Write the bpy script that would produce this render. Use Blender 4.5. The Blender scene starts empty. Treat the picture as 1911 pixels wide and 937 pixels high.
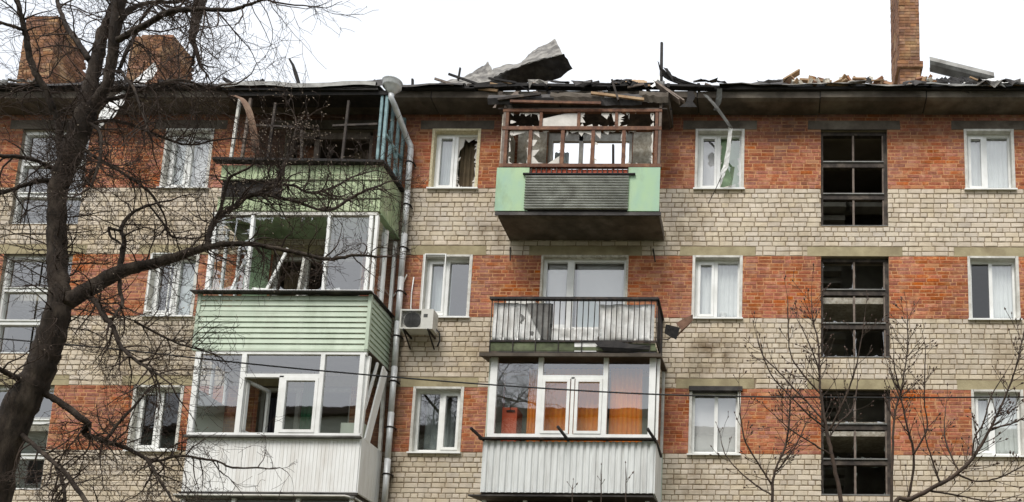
import bpy, math, random
import numpy as np
from mathutils import Vector, Matrix, noise as mnoise

random.seed(7)
R = math.radians
scene = bpy.context.scene
col = scene.collection

# ------------------------------------------------------------------ camera
CAM = dict(p=0.1696, y=-0.0175, r=0.0118, px=1404.3, py=1089.3, D=18.15, F=1800.0, H=1.6)
W0, H0 = 1911.0, 937.0
def cam_axes():
    p, y, r = CAM['p'], CAM['y'], CAM['r']
    f = Vector((math.sin(y)*math.cos(p), math.cos(y)*math.cos(p), math.sin(p)))
    rt = Vector((math.cos(y), -math.sin(y), 0)); up = rt.cross(f)
    c, s = math.cos(r), math.sin(r)
    return c*rt + s*up, -s*rt + c*up, f
RT, UP, FW = cam_axes()
EYE = Vector((0, -CAM['D'], CAM['H']))
def at(x, y, Y=0.0):
    """the point at depth Y seen at (x, y) of the 1911 x 937 photograph"""
    d = FW + RT*((x-CAM['px'])/CAM['F']) - UP*((y-CAM['py'])/CAM['F'])
    return EYE + d*((Y+CAM['D'])/d.y)
def wdepth(P):
    return (P-EYE).dot(FW)
cam_d = bpy.data.cameras.new('camera')
cam = bpy.data.objects.new('camera', cam_d); col.objects.link(cam)
cam_d.sensor_width = 36; cam_d.sensor_fit = 'HORIZONTAL'
cam_d.lens = 36*CAM['F']/W0
cam_d.shift_x = (W0/2-CAM['px'])/W0
cam_d.shift_y = (CAM['py']-H0/2)/W0
cam_d.clip_start = 0.1; cam_d.clip_end = 2000
m = Matrix((RT, UP, -FW)).transposed().to_4x4(); m.translation = EYE
cam.matrix_world = m
scene.camera = cam

# ------------------------------------------------------------------ sky, sun, exposure
SUN_EL, SUN_AZ = R(54), R(196)          # azimuth clockwise from +Y (the facade looks to -Y)
world = bpy.data.worlds.new('World'); scene.world = world; world.use_nodes = True
wn, wl = world.node_tree.nodes, world.node_tree.links
wn.clear()
w_out = wn.new('ShaderNodeOutputWorld'); w_bg = wn.new('ShaderNodeBackground')
w_sky = wn.new('ShaderNodeTexSky'); w_sky.sky_type = 'NISHITA'; w_sky.sun_disc = False
w_sky.sun_elevation = SUN_EL; w_sky.sun_rotation = SUN_AZ; w_sky.dust_density = 4
w_no = wn.new('ShaderNodeTexNoise'); w_no.inputs['Scale'].default_value = 1.6; w_no.inputs['Detail'].default_value = 5
w_rp = wn.new('ShaderNodeValToRGB')
w_rp.color_ramp.elements[0].position = .3; w_rp.color_ramp.elements[0].color = (4.5, 4.75, 5.15, 1)
w_rp.color_ramp.elements[1].position = .75; w_rp.color_ramp.elements[1].color = (6.6, 6.75, 6.95, 1)
w_mx = wn.new('ShaderNodeMix'); w_mx.data_type = 'RGBA'; w_mx.inputs[0].default_value = .93   # a closed cloud cover
wl.new(w_sky.outputs[0], w_mx.inputs[6]); wl.new(w_no.outputs[0], w_rp.inputs[0]); wl.new(w_rp.outputs[0], w_mx.inputs[7])
wl.new(w_mx.outputs[2], w_bg.inputs[0]); w_bg.inputs[1].default_value = .1
wl.new(w_bg.outputs[0], w_out.inputs[0])
sun_d = bpy.data.lights.new('sun', 'SUN'); sun_d.energy = 1.5; sun_d.angle = R(26); sun_d.color = (1, .965, .92)
sun = bpy.data.objects.new('sun', sun_d); col.objects.link(sun)
sdir = Vector((math.sin(SUN_AZ)*math.cos(SUN_EL), math.cos(SUN_AZ)*math.cos(SUN_EL), math.sin(SUN_EL)))
sun.rotation_euler = sdir.to_track_quat('Z', 'Y').to_euler()
vs = scene.view_settings
vs.view_transform = 'Standard'; vs.look = 'None'; vs.gamma = 1; vs.exposure = 1.03; vs.use_curve_mapping = False

# ------------------------------------------------------------------ materials
def S(r, g, b):
    f = lambda v: (v/255/12.92) if v/255 <= .04045 else ((v/255+.055)/1.055)**2.4
    return (f(r), f(g), f(b), 1)
MATS = {}
def mat(name, c1, c2=None, c3=None, scale=6, rough=.8, metal=0, bump=0, bscale=None, stretch=(1,1,1), island=0, dirt=0, dscale=.9, lo=.35, hi=.68, translucent=0, spec=.35, dcol=(.03,.025,.02,1), odd=None, big=0):
    m = bpy.data.materials.new(name); m.use_nodes = True
    n, l = m.node_tree.nodes, m.node_tree.links
    b = n['Principled BSDF']; b.inputs['Roughness'].default_value = rough; b.inputs['Metallic'].default_value = metal
    b.inputs['Specular IOR Level'].default_value = spec
    g = n.new('ShaderNodeNewGeometry'); mp = n.new('ShaderNodeMapping'); mp.inputs['Scale'].default_value = stretch
    l.new(g.outputs['Position'], mp.inputs[0])
    def no(sc, det=6, rg=.6):
        t = n.new('ShaderNodeTexNoise'); t.inputs['Scale'].default_value = sc; t.inputs['Detail'].default_value = det
        t.inputs['Roughness'].default_value = rg; l.new(mp.outputs[0], t.inputs['Vector']); return t.outputs[0]
    def rng(sock, a, c, d=0, e=1):
        t = n.new('ShaderNodeMapRange'); l.new(sock, t.inputs[0])
        for i, v in enumerate((a, c, d, e)): t.inputs[i+1].default_value = v
        return t.outputs[0]
    def mix(f, A, B, blend='MIX'):
        t = n.new('ShaderNodeMix'); t.data_type = 'RGBA'; t.blend_type = blend
        for i, v in ((0, f), (6, A), (7, B)):
            if isinstance(v, (float, int)) or isinstance(v, tuple): t.inputs[i].default_value = v
            else: l.new(v, t.inputs[i])
        return t.outputs[2]
    c2 = c2 or tuple(v*.78 for v in c1[:3])+(1,)
    cc = mix(rng(no(scale), lo, hi), c1, c2)
    if c3: cc = mix(rng(no(scale*.37, 8), .5, .7), cc, c3)
    if island:
        oi = n.new('ShaderNodeObjectInfo'); ad = n.new('ShaderNodeMath'); l.new(g.outputs['Random Per Island'], ad.inputs[0]); l.new(oi.outputs['Random'], ad.inputs[1])
        fr = n.new('ShaderNodeMath'); fr.operation = 'FRACT'; l.new(ad.outputs[0], fr.inputs[0])
        hs = n.new('ShaderNodeHueSaturation'); l.new(cc, hs.inputs['Color'])
        l.new(rng(fr.outputs[0], 0, 1, 1-island, 1+island), hs.inputs['Value'])
        m2 = n.new('ShaderNodeMath'); m2.operation = 'MULTIPLY'; l.new(fr.outputs[0], m2.inputs[0]); m2.inputs[1].default_value = 7.31
        f2 = n.new('ShaderNodeMath'); f2.operation = 'FRACT'; l.new(m2.outputs[0], f2.inputs[0])
        l.new(rng(f2.outputs[0], 0, 1, .86, 1.06), hs.inputs['Saturation'])
        l.new(rng(f2.outputs[0], 0, 1, .495, .504), hs.inputs['Hue'])
        cc = hs.outputs[0]
        if odd:
            m3 = n.new('ShaderNodeMath'); m3.operation = 'MULTIPLY'; l.new(fr.outputs[0], m3.inputs[0]); m3.inputs[1].default_value = 13.7
            f3 = n.new('ShaderNodeMath'); f3.operation = 'FRACT'; l.new(m3.outputs[0], f3.inputs[0])
            cc = mix(rng(f3.outputs[0], odd[0], odd[0]+.04), cc, odd[1])
    if big:
        h2 = n.new('ShaderNodeHueSaturation'); l.new(cc, h2.inputs['Color']); l.new(rng(no(.45, 7, .6), .32, .68, 1-big, 1+big*.5), h2.inputs['Value'])
        l.new(rng(no(.8, 5, .6), .35, .65, .82, 1.06), h2.inputs['Saturation']); cc = h2.outputs[0]
    if dirt: cc = mix(rng(no(dscale, 9, .65), .48, .72, 0, dirt), cc, dcol)
    l.new(cc, b.inputs['Base Color'])
    if bump:
        bp = n.new('ShaderNodeBump'); bp.inputs['Strength'].default_value = bump; bp.inputs['Distance'].default_value = .02
        l.new(no(bscale or scale*3, 8, .7), bp.inputs['Height']); l.new(bp.outputs[0], b.inputs['Normal'])
    if translucent:
        tr = n.new('ShaderNodeBsdfTranslucent'); l.new(cc, tr.inputs[0]); ms = n.new('ShaderNodeMixShader'); ms.inputs[0].default_value = translucent
        l.new(b.outputs[0], ms.inputs[1]); l.new(tr.outputs[0], ms.inputs[2]); l.new(ms.outputs[0], n['Material Output'].inputs[0])
    m['cc'] = 1
    MATS[name] = m
    return m
def glass(name, tint=(.86,.9,.9,1), base=.1, wob=.0):
    m = bpy.data.materials.new(name); m.use_nodes = True
    n, l = m.node_tree.nodes, m.node_tree.links; n.remove(n['Principled BSDF'])
    t = n.new('ShaderNodeBsdfTransparent'); t.inputs[0].default_value = tint
    gl = n.new('ShaderNodeBsdfGlossy'); gl.inputs['Roughness'].default_value = .015
    lw = n.new('ShaderNodeLayerWeight'); lw.inputs[0].default_value = .5
    pw = n.new('ShaderNodeMath'); pw.operation = 'POWER'; l.new(lw.outputs['Facing'], pw.inputs[0]); pw.inputs[1].default_value = 5
    ad = n.new('ShaderNodeMath'); ad.operation = 'MULTIPLY_ADD'; l.new(pw.outputs[0], ad.inputs[0]); ad.inputs[1].default_value = 1-base; ad.inputs[2].default_value = base
    if wob:
        g = n.new('ShaderNodeNewGeometry'); tx = n.new('ShaderNodeTexNoise'); tx.inputs['Scale'].default_value = 2.2; l.new(g.outputs['Position'], tx.inputs['Vector'])
        bp = n.new('ShaderNodeBump'); bp.inputs['Strength'].default_value = wob; bp.inputs['Distance'].default_value = .05; l.new(tx.outputs[0], bp.inputs['Height']); l.new(bp.outputs[0], gl.inputs['Normal'])
    ms = n.new('ShaderNodeMixShader'); l.new(ad.outputs[0], ms.inputs[0]); l.new(t.outputs[0], ms.inputs[1]); l.new(gl.outputs[0], ms.inputs[2])
    l.new(ms.outputs[0], n['Material Output'].inputs[0]); MATS[name] = m; return m

STAINS = ((-1.75,-.55,8.9,9.75,.8),(-2.2,-1.3,11.5,13.0,.45),(-8.0,-7.0,6,9.6,.5),(-6.3,-5.2,8.7,10.1,.35),(3.7,5.2,9.0,9.9,.35),(-13.2,-11.0,8.7,10.0,.45),(-2.2,-.9,6.2,7.3,.4),(-6.2,-5.3,11.5,12.3,.5))
def soot(m, z0, z1, amount, colr=(.035,.026,.02,1), damp=True):
    """burn marks under the eave and the damp streak that follows the downpipe, as deposits on the masonry"""
    n, l = m.node_tree.nodes, m.node_tree.links; b = n['Principled BSDF']
    src = b.inputs['Base Color'].links[0].from_socket
    g = n.new('ShaderNodeNewGeometry'); sx = n.new('ShaderNodeSeparateXYZ'); l.new(g.outputs['Position'], sx.inputs[0])
    t = n.new('ShaderNodeTexNoise'); t.inputs['Scale'].default_value = .9; t.inputs['Detail'].default_value = 8; t.inputs['Roughness'].default_value = .65
    l.new(g.outputs['Position'], t.inputs['Vector'])
    def rng(sock, a, c, d=0, e=1):
        q = n.new('ShaderNodeMapRange'); l.new(sock, q.inputs[0])
        for i, v in enumerate((a, c, d, e)): q.inputs[i+1].default_value = v
        return q.outputs[0]
    def mul(a, c, op='MULTIPLY'):
        q = n.new('ShaderNodeMath'); q.operation = op; q.use_clamp = True
        for i, v in enumerate((a, c)):
            if isinstance(v, (int, float)): q.inputs[i].default_value = v
            else: l.new(v, q.inputs[i])
        return q.outputs[0]
    f = mul(rng(mul(rng(sx.outputs[2], z0, z1), t.outputs[0], 'ADD'), .62, 1.25), amount)
    if damp and z0 < 14:      # deposits round the two burnt-out balconies
        for xa, xb, wd, zz in ((-11.0,-7.9,.25,12.0),(-5.6,-2.1,.35,13.4)):
            k = mul(mul(rng(sx.outputs[0], xa-wd, xa+wd), rng(sx.outputs[0], xb-wd, xb+wd, 1, 0)), rng(sx.outputs[2], zz, zz+.9))
            f = mul(f, mul(k, rng(t.outputs[0], .3, .55, .4, .86)), 'MAXIMUM')
    if damp:
        d = mul(rng(sx.outputs[0], -8.25, -7.85), rng(sx.outputs[0], -7.55, -7.2, 1, 0))
        d = mul(d, rng(t.outputs[0], .3, .6, .3, .75))
        f = mul(f, d, 'MAXIMUM')
    x = n.new('ShaderNodeMix'); x.data_type = 'RGBA'; l.new(f, x.inputs[0]); l.new(src, x.inputs[6]); x.inputs[7].default_value = colr
    last = x.outputs[2]
    st = n.new('ShaderNodeTexNoise'); st.inputs['Scale'].default_value = 3.2; st.inputs['Detail'].default_value = 7; l.new(g.outputs['Position'], st.inputs['Vector'])
    for xa, xb, za, zb2, am in STAINS:
        wd = (xb-xa)*.3; wz = (zb2-za)*.3
        k = mul(mul(rng(sx.outputs[0], xa, xa+wd), rng(sx.outputs[0], xb-wd, xb, 1, 0)), mul(rng(sx.outputs[2], za, za+wz), rng(sx.outputs[2], zb2-wz, zb2, 1, 0)))
        k = mul(k, rng(st.outputs[0], .38, .62, 0, am))
        q = n.new('ShaderNodeMix'); q.data_type = 'RGBA'; l.new(k, q.inputs[0]); l.new(last, q.inputs[6]); q.inputs[7].default_value = S(96,76,50); last = q.outputs[2]
    mp = n.new('ShaderNodeMapping'); mp.inputs['Scale'].default_value = (2.6,1,.16); l.new(g.outputs['Position'], mp.inputs[0])
    ds = n.new('ShaderNodeTexNoise'); ds.inputs['Scale'].default_value = 1.5; ds.inputs['Detail'].default_value = 8; ds.inputs['Roughness'].default_value = .7; l.new(mp.outputs[0], ds.inputs['Vector'])
    q = n.new('ShaderNodeMix'); q.data_type = 'RGBA'; l.new(rng(ds.outputs[0], .5, .75, 0, .26), q.inputs[0]); l.new(last, q.inputs[6]); q.inputs[7].default_value = S(84,66,48); last = q.outputs[2]
    l.new(last, b.inputs['Base Color'])

mat('brick_red', S(178,98,56), S(146,74,43), S(196,140,96), scale=16, odd=(.95,S(184,128,90)), big=.3, rough=.9, bump=.5, bscale=40, island=.24, dirt=.28, dscale=.7)
mat('brick_beige', S(212,197,174), S(200,184,160), S(190,173,148), scale=7, big=.14, rough=.9, bump=.4, bscale=45, island=.1, dirt=.22, dscale=.8, dcol=S(120,100,70))
mat('mortar_red', S(198,150,110), S(180,126,86), S(168,104,66), scale=14, rough=.95, bump=.5, bscale=60)
mat('mortar_beige', S(150,133,110), S(128,112,91), S(164,148,124), scale=10, rough=.95, bump=.5, bscale=60)
for k in ('brick_red', 'mortar_red'): soot(MATS[k], 13.7, 14.7, .8)
for k in ('brick_beige', 'mortar_beige'): soot(MATS[k], 15, 17, .6)
mat('brick_chimney', S(146,104,74), S(108,72,50), S(176,144,106), scale=5, rough=.92, bump=.5, bscale=40, island=.3)
mat('mortar_chimney', S(170,138,104), S(130,98,72), scale=8, rough=.95)
mat('concrete', S(172,160,128), S(150,138,108), S(132,118,92), scale=4, rough=.92, bump=.3, bscale=30, dirt=.25)
mat('concrete_dark', S(96,88,78), S(70,62,54), S(120,112,100), scale=3, rough=.95, bump=.3, bscale=25, dirt=.6, dscale=1.4)
mat('charred', (.012,.011,.011,1), (.03,.026,.023,1), scale=8, rough=.85, bump=.6, bscale=30)
mat('wood_raw', S(176,150,118), S(140,108,78), scale=5, stretch=(1,1,.3), rough=.85)
mat('wood_grey', S(130,118,108), S(96,84,76), scale=9, rough=.9)
mat('wood_brown', S(112,72,48), S(78,48,32), S(136,98,70), scale=14, rough=.7, bump=.2)
mat('wood_dark', S(66,58,52), S(38,33,30), S(96,86,76), scale=10, rough=.8, bump=.2)
mat('pvc', S(240,240,237), S(224,224,219), scale=3, rough=.35, dirt=.1, dscale=2)
mat('pvc_dirty', S(214,212,204), S(180,176,166), scale=6, rough=.5, dirt=.2, dscale=2)
mat('plaster', S(200,194,180), S(160,150,132), S(226,222,210), scale=16, rough=.95, bump=.8, bscale=30)
mat('foam', S(222,212,180), S(190,176,140), scale=20, rough=.95, bump=1, bscale=40)
mat('white_panel', S(242,242,240), S(232,231,227), scale=2, rough=.5, dirt=.3, dscale=1.1, dcol=S(150,130,104), stretch=(5,5,.7))
mat('ribbed_metal', S(226,228,226), S(208,210,208), scale=2, rough=.45, dirt=.35, dscale=1.2, dcol=S(110,100,86), stretch=(5,5,.6))
mat('green_siding', S(190,202,182), S(178,191,170), S(196,206,186), scale=1.4, rough=.55, dirt=.28, dscale=1.0, dcol=S(110,110,84), stretch=(3,3,.9))
mat('green_plank', S(186,200,160), S(158,172,134), S(206,212,180), scale=6, rough=.75, dirt=.5, dscale=2.5, dcol=S(60,62,44))
mat('green_panel', S(158,188,150), S(148,180,160), S(172,196,150), scale=1.5, rough=.6, dirt=.45, dscale=1.3, dcol=S(92,96,70), stretch=(2,2,1))
mat('green_old', S(92,100,72), S(70,74,52), S(112,118,90), scale=6, rough=.8, dirt=.4, dscale=3)
mat('green_wall', S(164,188,152), S(140,164,130), scale=2, rough=.85, dirt=.4, dscale=2)
mat('blue_wood', S(138,164,166), S(104,130,134), scale=8, rough=.75, dirt=.55, dscale=4)
mat('corrugate', S(196,198,190), S(160,160,152), scale=4, rough=.6, dirt=.5, dscale=3, dcol=S(60,56,48))
mat('tin_white', S(238,238,235), S(218,216,210), S(176,172,164), scale=2.5, rough=.5, dirt=.35, dscale=4, dcol=S(80,72,60), bump=.4, bscale=5)
mat('tin_grey', S(128,128,124), S(96,94,90), scale=3, rough=.5, metal=.2, dirt=.4, dscale=3)
mat('tin_roof', S(150,146,138), S(98,93,88), S(62,58,54), scale=5, rough=.6, metal=.2, dirt=.75, dscale=2.5, bump=.5, bscale=6)
mat('tin_burnt', S(62,58,56), S(34,31,30), S(92,88,82), scale=4, rough=.6, metal=.3, bump=.5, bscale=6)
mat('rust', S(112,84,66), S(82,56,42), S(130,108,90), scale=6, rough=.75, metal=.2)
mat('galvanised', S(222,223,222), S(196,198,198), scale=6, rough=.45, metal=.25, dirt=.15, dscale=5)
mat('iron', S(46,42,40), S(30,26,25), S(80,66,56), scale=12, rough=.6, metal=.4)
mat('bark', S(66,56,48), S(36,30,25), S(92,81,70), scale=16, rough=.95, bump=1, bscale=34, stretch=(1,1,.35))
mat('twig', S(70,56,46), S(48,38,32), scale=10, rough=.85)
mat('twig_young', S(78,63,52), S(50,40,33), scale=10, rough=.8)
mat('bud', S(176,160,140), S(130,112,94), scale=30, rough=.5)
mat('bud_dark', S(84,62,48), S(60,42,34), scale=30, rough=.45)
mat('rubber', (.012,.012,.012,1), (.02,.02,.02,1), rough=.6)
mat('room', S(150,140,124), S(128,118,104), scale=1.5, rough=.95, dirt=.2)
mat('stair_wall', S(176,172,158), S(140,136,126), scale=2, rough=.95, dirt=.4)
mat('brown_wall', S(120,84,64), S(90,62,48), scale=3, rough=.95, dirt=.4)
mat('curtain_white', S(246,248,246), S(232,234,232), scale=2, rough=.9, translucent=.1)
mat('curtain_grey', S(206,214,212), S(188,198,198), scale=2, rough=.9, translucent=.1)
mat('curtain_brown', S(120,104,80), S(88,76,58), scale=3, rough=.9, translucent=.1)
mat('curtain_orange', S(240,152,54), S(222,128,40), scale=3, rough=.85, translucent=.1)
mat('curtain_dark', S(52,50,56), S(38,36,42), scale=3, rough=.9)
mat('blind', S(246,243,243), S(236,233,233), scale=1.2, rough=.8, translucent=.1)
mat('curtain_green', S(30,92,62), S(24,76,50), scale=3, rough=.9)
mat('cabinet_red', S(214,96,58), S(198,84,50), scale=2, rough=.5)
mat('paper_pale', S(196,204,190), S(186,192,178), scale=2, rough=.8)
mat('ac_white', S(206,204,196), S(190,188,180), scale=4, rough=.5, dirt=.15, dscale=6)
mat('ac_dark', S(70,70,68), S(52,52,50), scale=6, rough=.6)
mat('grass', S(74,78,46), S(92,84,58), S(104,96,76), scale=.8, rough=.95)
glass('glass', tint=(.94,.96,.95,1), base=.29, wob=.012)
glass('glass_dark', tint=(.45,.47,.47,1), base=.1, wob=.05)
glass('shard', tint=(.9,.94,.92,1), base=.3)
mat('shard_dusty', S(206,200,190), S(184,178,168), scale=8, rough=.35)

# ------------------------------------------------------------------ mesh helpers
def tag(o, label=None, category=None, group=None, kind=None):
    for k, v in (('label', label), ('category', category), ('group', group), ('kind', kind)):
        if v: o[k] = v
    return o
def link(o, parent=None):
    col.objects.link(o)
    if parent is not None: o.parent = parent
    return o
def empty(name, loc=(0,0,0), parent=None):
    o = bpy.data.objects.new(name, None); o.location = loc; o.empty_display_size = .2
    return link(o, parent)
class MB:
    def __init__(s): s.v = []; s.f = []; s.mi = []
    def add(s, vs, fs, mi=0):
        b = len(s.v); s.v += [tuple(v) for v in vs]
        s.f += [tuple(b+i for i in f) for f in fs]; s.mi += [mi]*len(fs)
    def box(s, x0, x1, y0, y1, z0, z1, mi=0):
        s.add([(x0,y0,z0),(x1,y0,z0),(x1,y1,z0),(x0,y1,z0),(x0,y0,z1),(x1,y0,z1),(x1,y1,z1),(x0,y1,z1)],
              [(0,3,2,1),(4,5,6,7),(0,1,5,4),(1,2,6,5),(2,3,7,6),(3,0,4,7)], mi)
    def bar(s, a, b, w, t, up=(0,0,1), mi=0):
        """a squared bar from a to b: w across, t thick"""
        a, b = Vector(a), Vector(b); d = (b-a).normalized(); u = Vector(up)
        if abs(d.dot(u)) > .95: u = Vector((0,1,0))
        sx = d.cross(u).normalized(); sy = sx.cross(d)
        vs = []
        for p in (a, b):
            for i, j in ((-1,-1),(1,-1),(1,1),(-1,1)): vs.append(p+sx*(i*t/2)+sy*(j*w/2))
        s.add(vs, [(0,1,2,3),(7,6,5,4),(0,4,5,1),(1,5,6,2),(2,6,7,3),(3,7,4,0)], mi)
    def ring(s, x0, x1, z0, z1, y0, y1, wl, wr=None, wb=None, wt=None):
        wr = wl if wr is None else wr; wb = wl if wb is None else wb; wt = wl if wt is None else wt
        s.box(x0, x0+wl, y0, y1, z0, z1); s.box(x1-wr, x1, y0, y1, z0, z1)
        s.box(x0+wl, x1-wr, y0, y1, z0, z0+wb); s.box(x0+wl, x1-wr, y0, y1, z1-wt, z1)
    def tube(s, pts, rad, n=6, cap=True):
        pts = [Vector(p) for p in pts]
        if not hasattr(rad, '__len__'): rad = [rad]*len(pts)
        b = len(s.v); ref = None
        for i, p in enumerate(pts):
            d = (pts[min(i+1,len(pts)-1)]-pts[max(i-1,0)])
            d = d.normalized() if d.length > 1e-9 else Vector((0,0,1))
            if ref is None: ref = d.orthogonal().normalized()
            ref = ref-d*ref.dot(d)
            ref = ref.normalized() if ref.length > 1e-6 else d.orthogonal().normalized()
            o = d.cross(ref)
            for k in range(n):
                a = 2*math.pi*k/n
                q = p+(ref*math.cos(a)+o*math.sin(a))*rad[i]; s.v.append((q.x,q.y,q.z))
        for i in range(len(pts)-1):
            for k in range(n):
                k2 = (k+1)%n
                s.f.append((b+i*n+k, b+i*n+k2, b+(i+1)*n+k2, b+(i+1)*n+k)); s.mi.append(0)
        if cap:
            s.f.append(tuple(b+k for k in reversed(range(n)))); s.mi.append(0)
            e = b+(len(pts)-1)*n; s.f.append(tuple(e+k for k in range(n))); s.mi.append(0)
    def sheet(s, rows, t=.004, jit=0):
        """a bent plate from rows of points, with real thickness"""
        nr, nc = len(rows), len(rows[0])
        P = [[Vector(p) for p in r] for r in rows]
        if jit:
            for r in P:
                for p in r:
                    p += Vector((random.uniform(-jit,jit), random.uniform(-jit,jit), random.uniform(-jit,jit)))
        N = []
        for i in range(nr):
            for j in range(nc):
                a = P[min(i+1,nr-1)][j]-P[max(i-1,0)][j]; c = P[i][min(j+1,nc-1)]-P[i][max(j-1,0)]
                nn = a.cross(c); N.append(nn.normalized() if nn.length > 1e-9 else Vector((0,1,0)))
        vs = [P[i][j]+N[i*nc+j]*t/2 for i in range(nr) for j in range(nc)]+[P[i][j]-N[i*nc+j]*t/2 for i in range(nr) for j in range(nc)]
        k = nr*nc; fs = []
        for i in range(nr-1):
            for j in range(nc-1):
                q = (i*nc+j, i*nc+j+1, (i+1)*nc+j+1, (i+1)*nc+j)
                fs.append(q); fs.append(tuple(k+x for x in reversed(q)))
        edge = [(0,j) for j in range(nc)]+[(i,nc-1) for i in range(1,nr)]+[(nr-1,j) for j in range(nc-2,-1,-1)]+[(i,0) for i in range(nr-2,0,-1)]
        ids = [i*nc+j for i, j in edge]
        for a, c in zip(ids, ids[1:]+ids[:1]): fs.append((a, k+a, k+c, c))
        s.add(vs, fs)
    def prism(s, poly, y0, y1):
        """an (x, z) outline between two depths"""
        n = len(poly)
        s.add([(x,y0,z) for x,z in poly]+[(x,y1,z) for x,z in poly],
              [tuple(range(n)), tuple(range(2*n-1,n-1,-1))]+[(i,n+i,n+(i+1)%n,(i+1)%n) for i in range(n)])
    def build(s, name, material, parent=None, smooth=False, origin=None):
        me = bpy.data.meshes.new(name)
        v = s.v
        if origin is not None: o_ = Vector(origin); v = [(a-o_.x,b-o_.y,c-o_.z) for a,b,c in v]
        me.from_pydata(v, [], s.f)
        ml = material if isinstance(material, (list, tuple)) else [material]
        for q in ml: me.materials.append(MATS[q])
        if len(ml) > 1: me.polygons.foreach_set('material_index', s.mi)
        if smooth: me.polygons.foreach_set('use_smooth', [True]*len(me.polygons))
        me.update()
        o = bpy.data.objects.new(name, me)
        if origin is not None: o.location = origin
        return link(o, parent)
BOXES = {}
def box(name, material, parent, x0, x1, y0, y1, z0, z1):
    """a squared piece; pieces of one size and material share their mesh"""
    dx, dy, dz = round(x1-x0,4), round(y1-y0,4), round(z1-z0,4)
    k = (material, dx, dy, dz)
    if k not in BOXES:
        b = MB(); b.box(-dx/2,dx/2,-dy/2,dy/2,-dz/2,dz/2)
        me = bpy.data.meshes.new(name); me.from_pydata(b.v, [], b.f); me.materials.append(MATS[material]); BOXES[k] = me
    o = bpy.data.objects.new(name, BOXES[k]); o.location = ((x0+x1)/2,(y0+y1)/2,(z0+z1)/2)
    return link(o, parent)
def bar(name, material, parent, a, b, w, t, up=(0,0,1)):
    q = MB(); q.bar(a, b, w, t, up); return q.build(name, material, parent)
def pane(parent, x0, x1, z0, z1, y, material='glass'):
    b = MB(); b.add([(x0,y,z0),(x1,y,z0),(x1,y,z1),(x0,y,z1)], [(0,1,2,3)])
    return b.build('pane', material, parent)
def shards(parent, x0, x1, z0, z1, y, rnd, edge=(.25,.25,.25,.25), material='shard', miss=.25, spike=.6, n=9, name='glass_shard'):
    """what is left of a smashed pane: jagged splinters along its left, right, bottom and top edges"""
    w, h = x1-x0, z1-z0; b = MB()
    sides = (((x0,z0),(x0,z1),(1,0),w,edge[0]), ((x1,z0),(x1,z1),(-1,0),w,edge[1]), ((x0,z0),(x1,z0),(0,1),h,edge[2]), ((x0,z1),(x1,z1),(0,-1),h,edge[3]))
    for a, c, d, span, e in sides:
        if e <= 0: continue
        k = max(3, int(n*(abs(c[0]-a[0])+abs(c[1]-a[1]))/.6)); ts = sorted([0,1]+[rnd.random() for _ in range(k)])
        for t0, t1 in zip(ts, ts[1:]):
            if rnd.random() < miss: continue
            L = span*e*(rnd.random()**1.3*.9+.15); tm = t0+(t1-t0)*rnd.uniform(-.3,1.3)
            p0 = (a[0]+(c[0]-a[0])*t0, a[1]+(c[1]-a[1])*t0); p1 = (a[0]+(c[0]-a[0])*t1, a[1]+(c[1]-a[1])*t1)
            pm = (a[0]+(c[0]-a[0])*tm+d[0]*L, a[1]+(c[1]-a[1])*tm+d[1]*L)
            clampx = lambda v: min(max(v,x0),x1); clampz = lambda v: min(max(v,z0),z1)
            yy = y+rnd.uniform(-.002,.002)
            q = [p0, (p0[0]+d[0]*L*.35, p0[1]+d[1]*L*.35), pm, (p1[0]+d[0]*L*.3, p1[1]+d[1]*L*.3), p1]
            b.add([(clampx(u),yy,clampz(v)) for u,v in q], [(0,1,2,3,4)])
    return tag(b.build(name, material, parent), kind='stuff') if b.v else None
def curtain(x0, x1, z0, z1, y, material, label, folds=9, amp=.03, flare=0, rnd=None):
    rnd = rnd or random.Random(int((x0+z0)*100)); ph = rnd.random()*6
    nx, nz = folds*6, 7; b = MB(); rows = []
    for j in range(nz):
        v = j/(nz-1); r = []
        for i in range(nx+1):
            u = i/nx
            a = amp*(.55+.45*(1-v))*math.sin(u*folds*2*math.pi+ph+.6*math.sin(u*7+ph)+.3*v)
            r.append((x0+(x1-x0)*u+flare*(1-v)*(u-.3)*.2, y+a, z0+(z1-z0)*v))
        rows.append(r)
    b.sheet(rows, .0006)
    o = b.build('curtain', material, None, smooth=True, origin=((x0+x1)/2, y, z0))
    return tag(o, label, 'curtain')

# ------------------------------------------------------------------ the setting
g = MB(); g.add([(-400,-400,0),(400,-400,0),(400,400,0),(-400,400,0)], [(0,1,2,3)])
tag(g.build('ground', 'grass'), kind='structure')

STOREY = 2.83
SILL = [12.94-STOREY*k for k in range(3)]
HEAD = [s+1.34 for s in SILL]
FLOOR = [s-.9 for s in SILL]
XL, XR, ZB = -22.4, 9.4, 5.4
EAVE = 14.62
bld = empty('apartment_building', (-5, 0, 0))
tag(bld, 'five-storey apartment block in red and beige brick bands with a burnt roof', 'building')
bld.location = (0,0,0)

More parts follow.
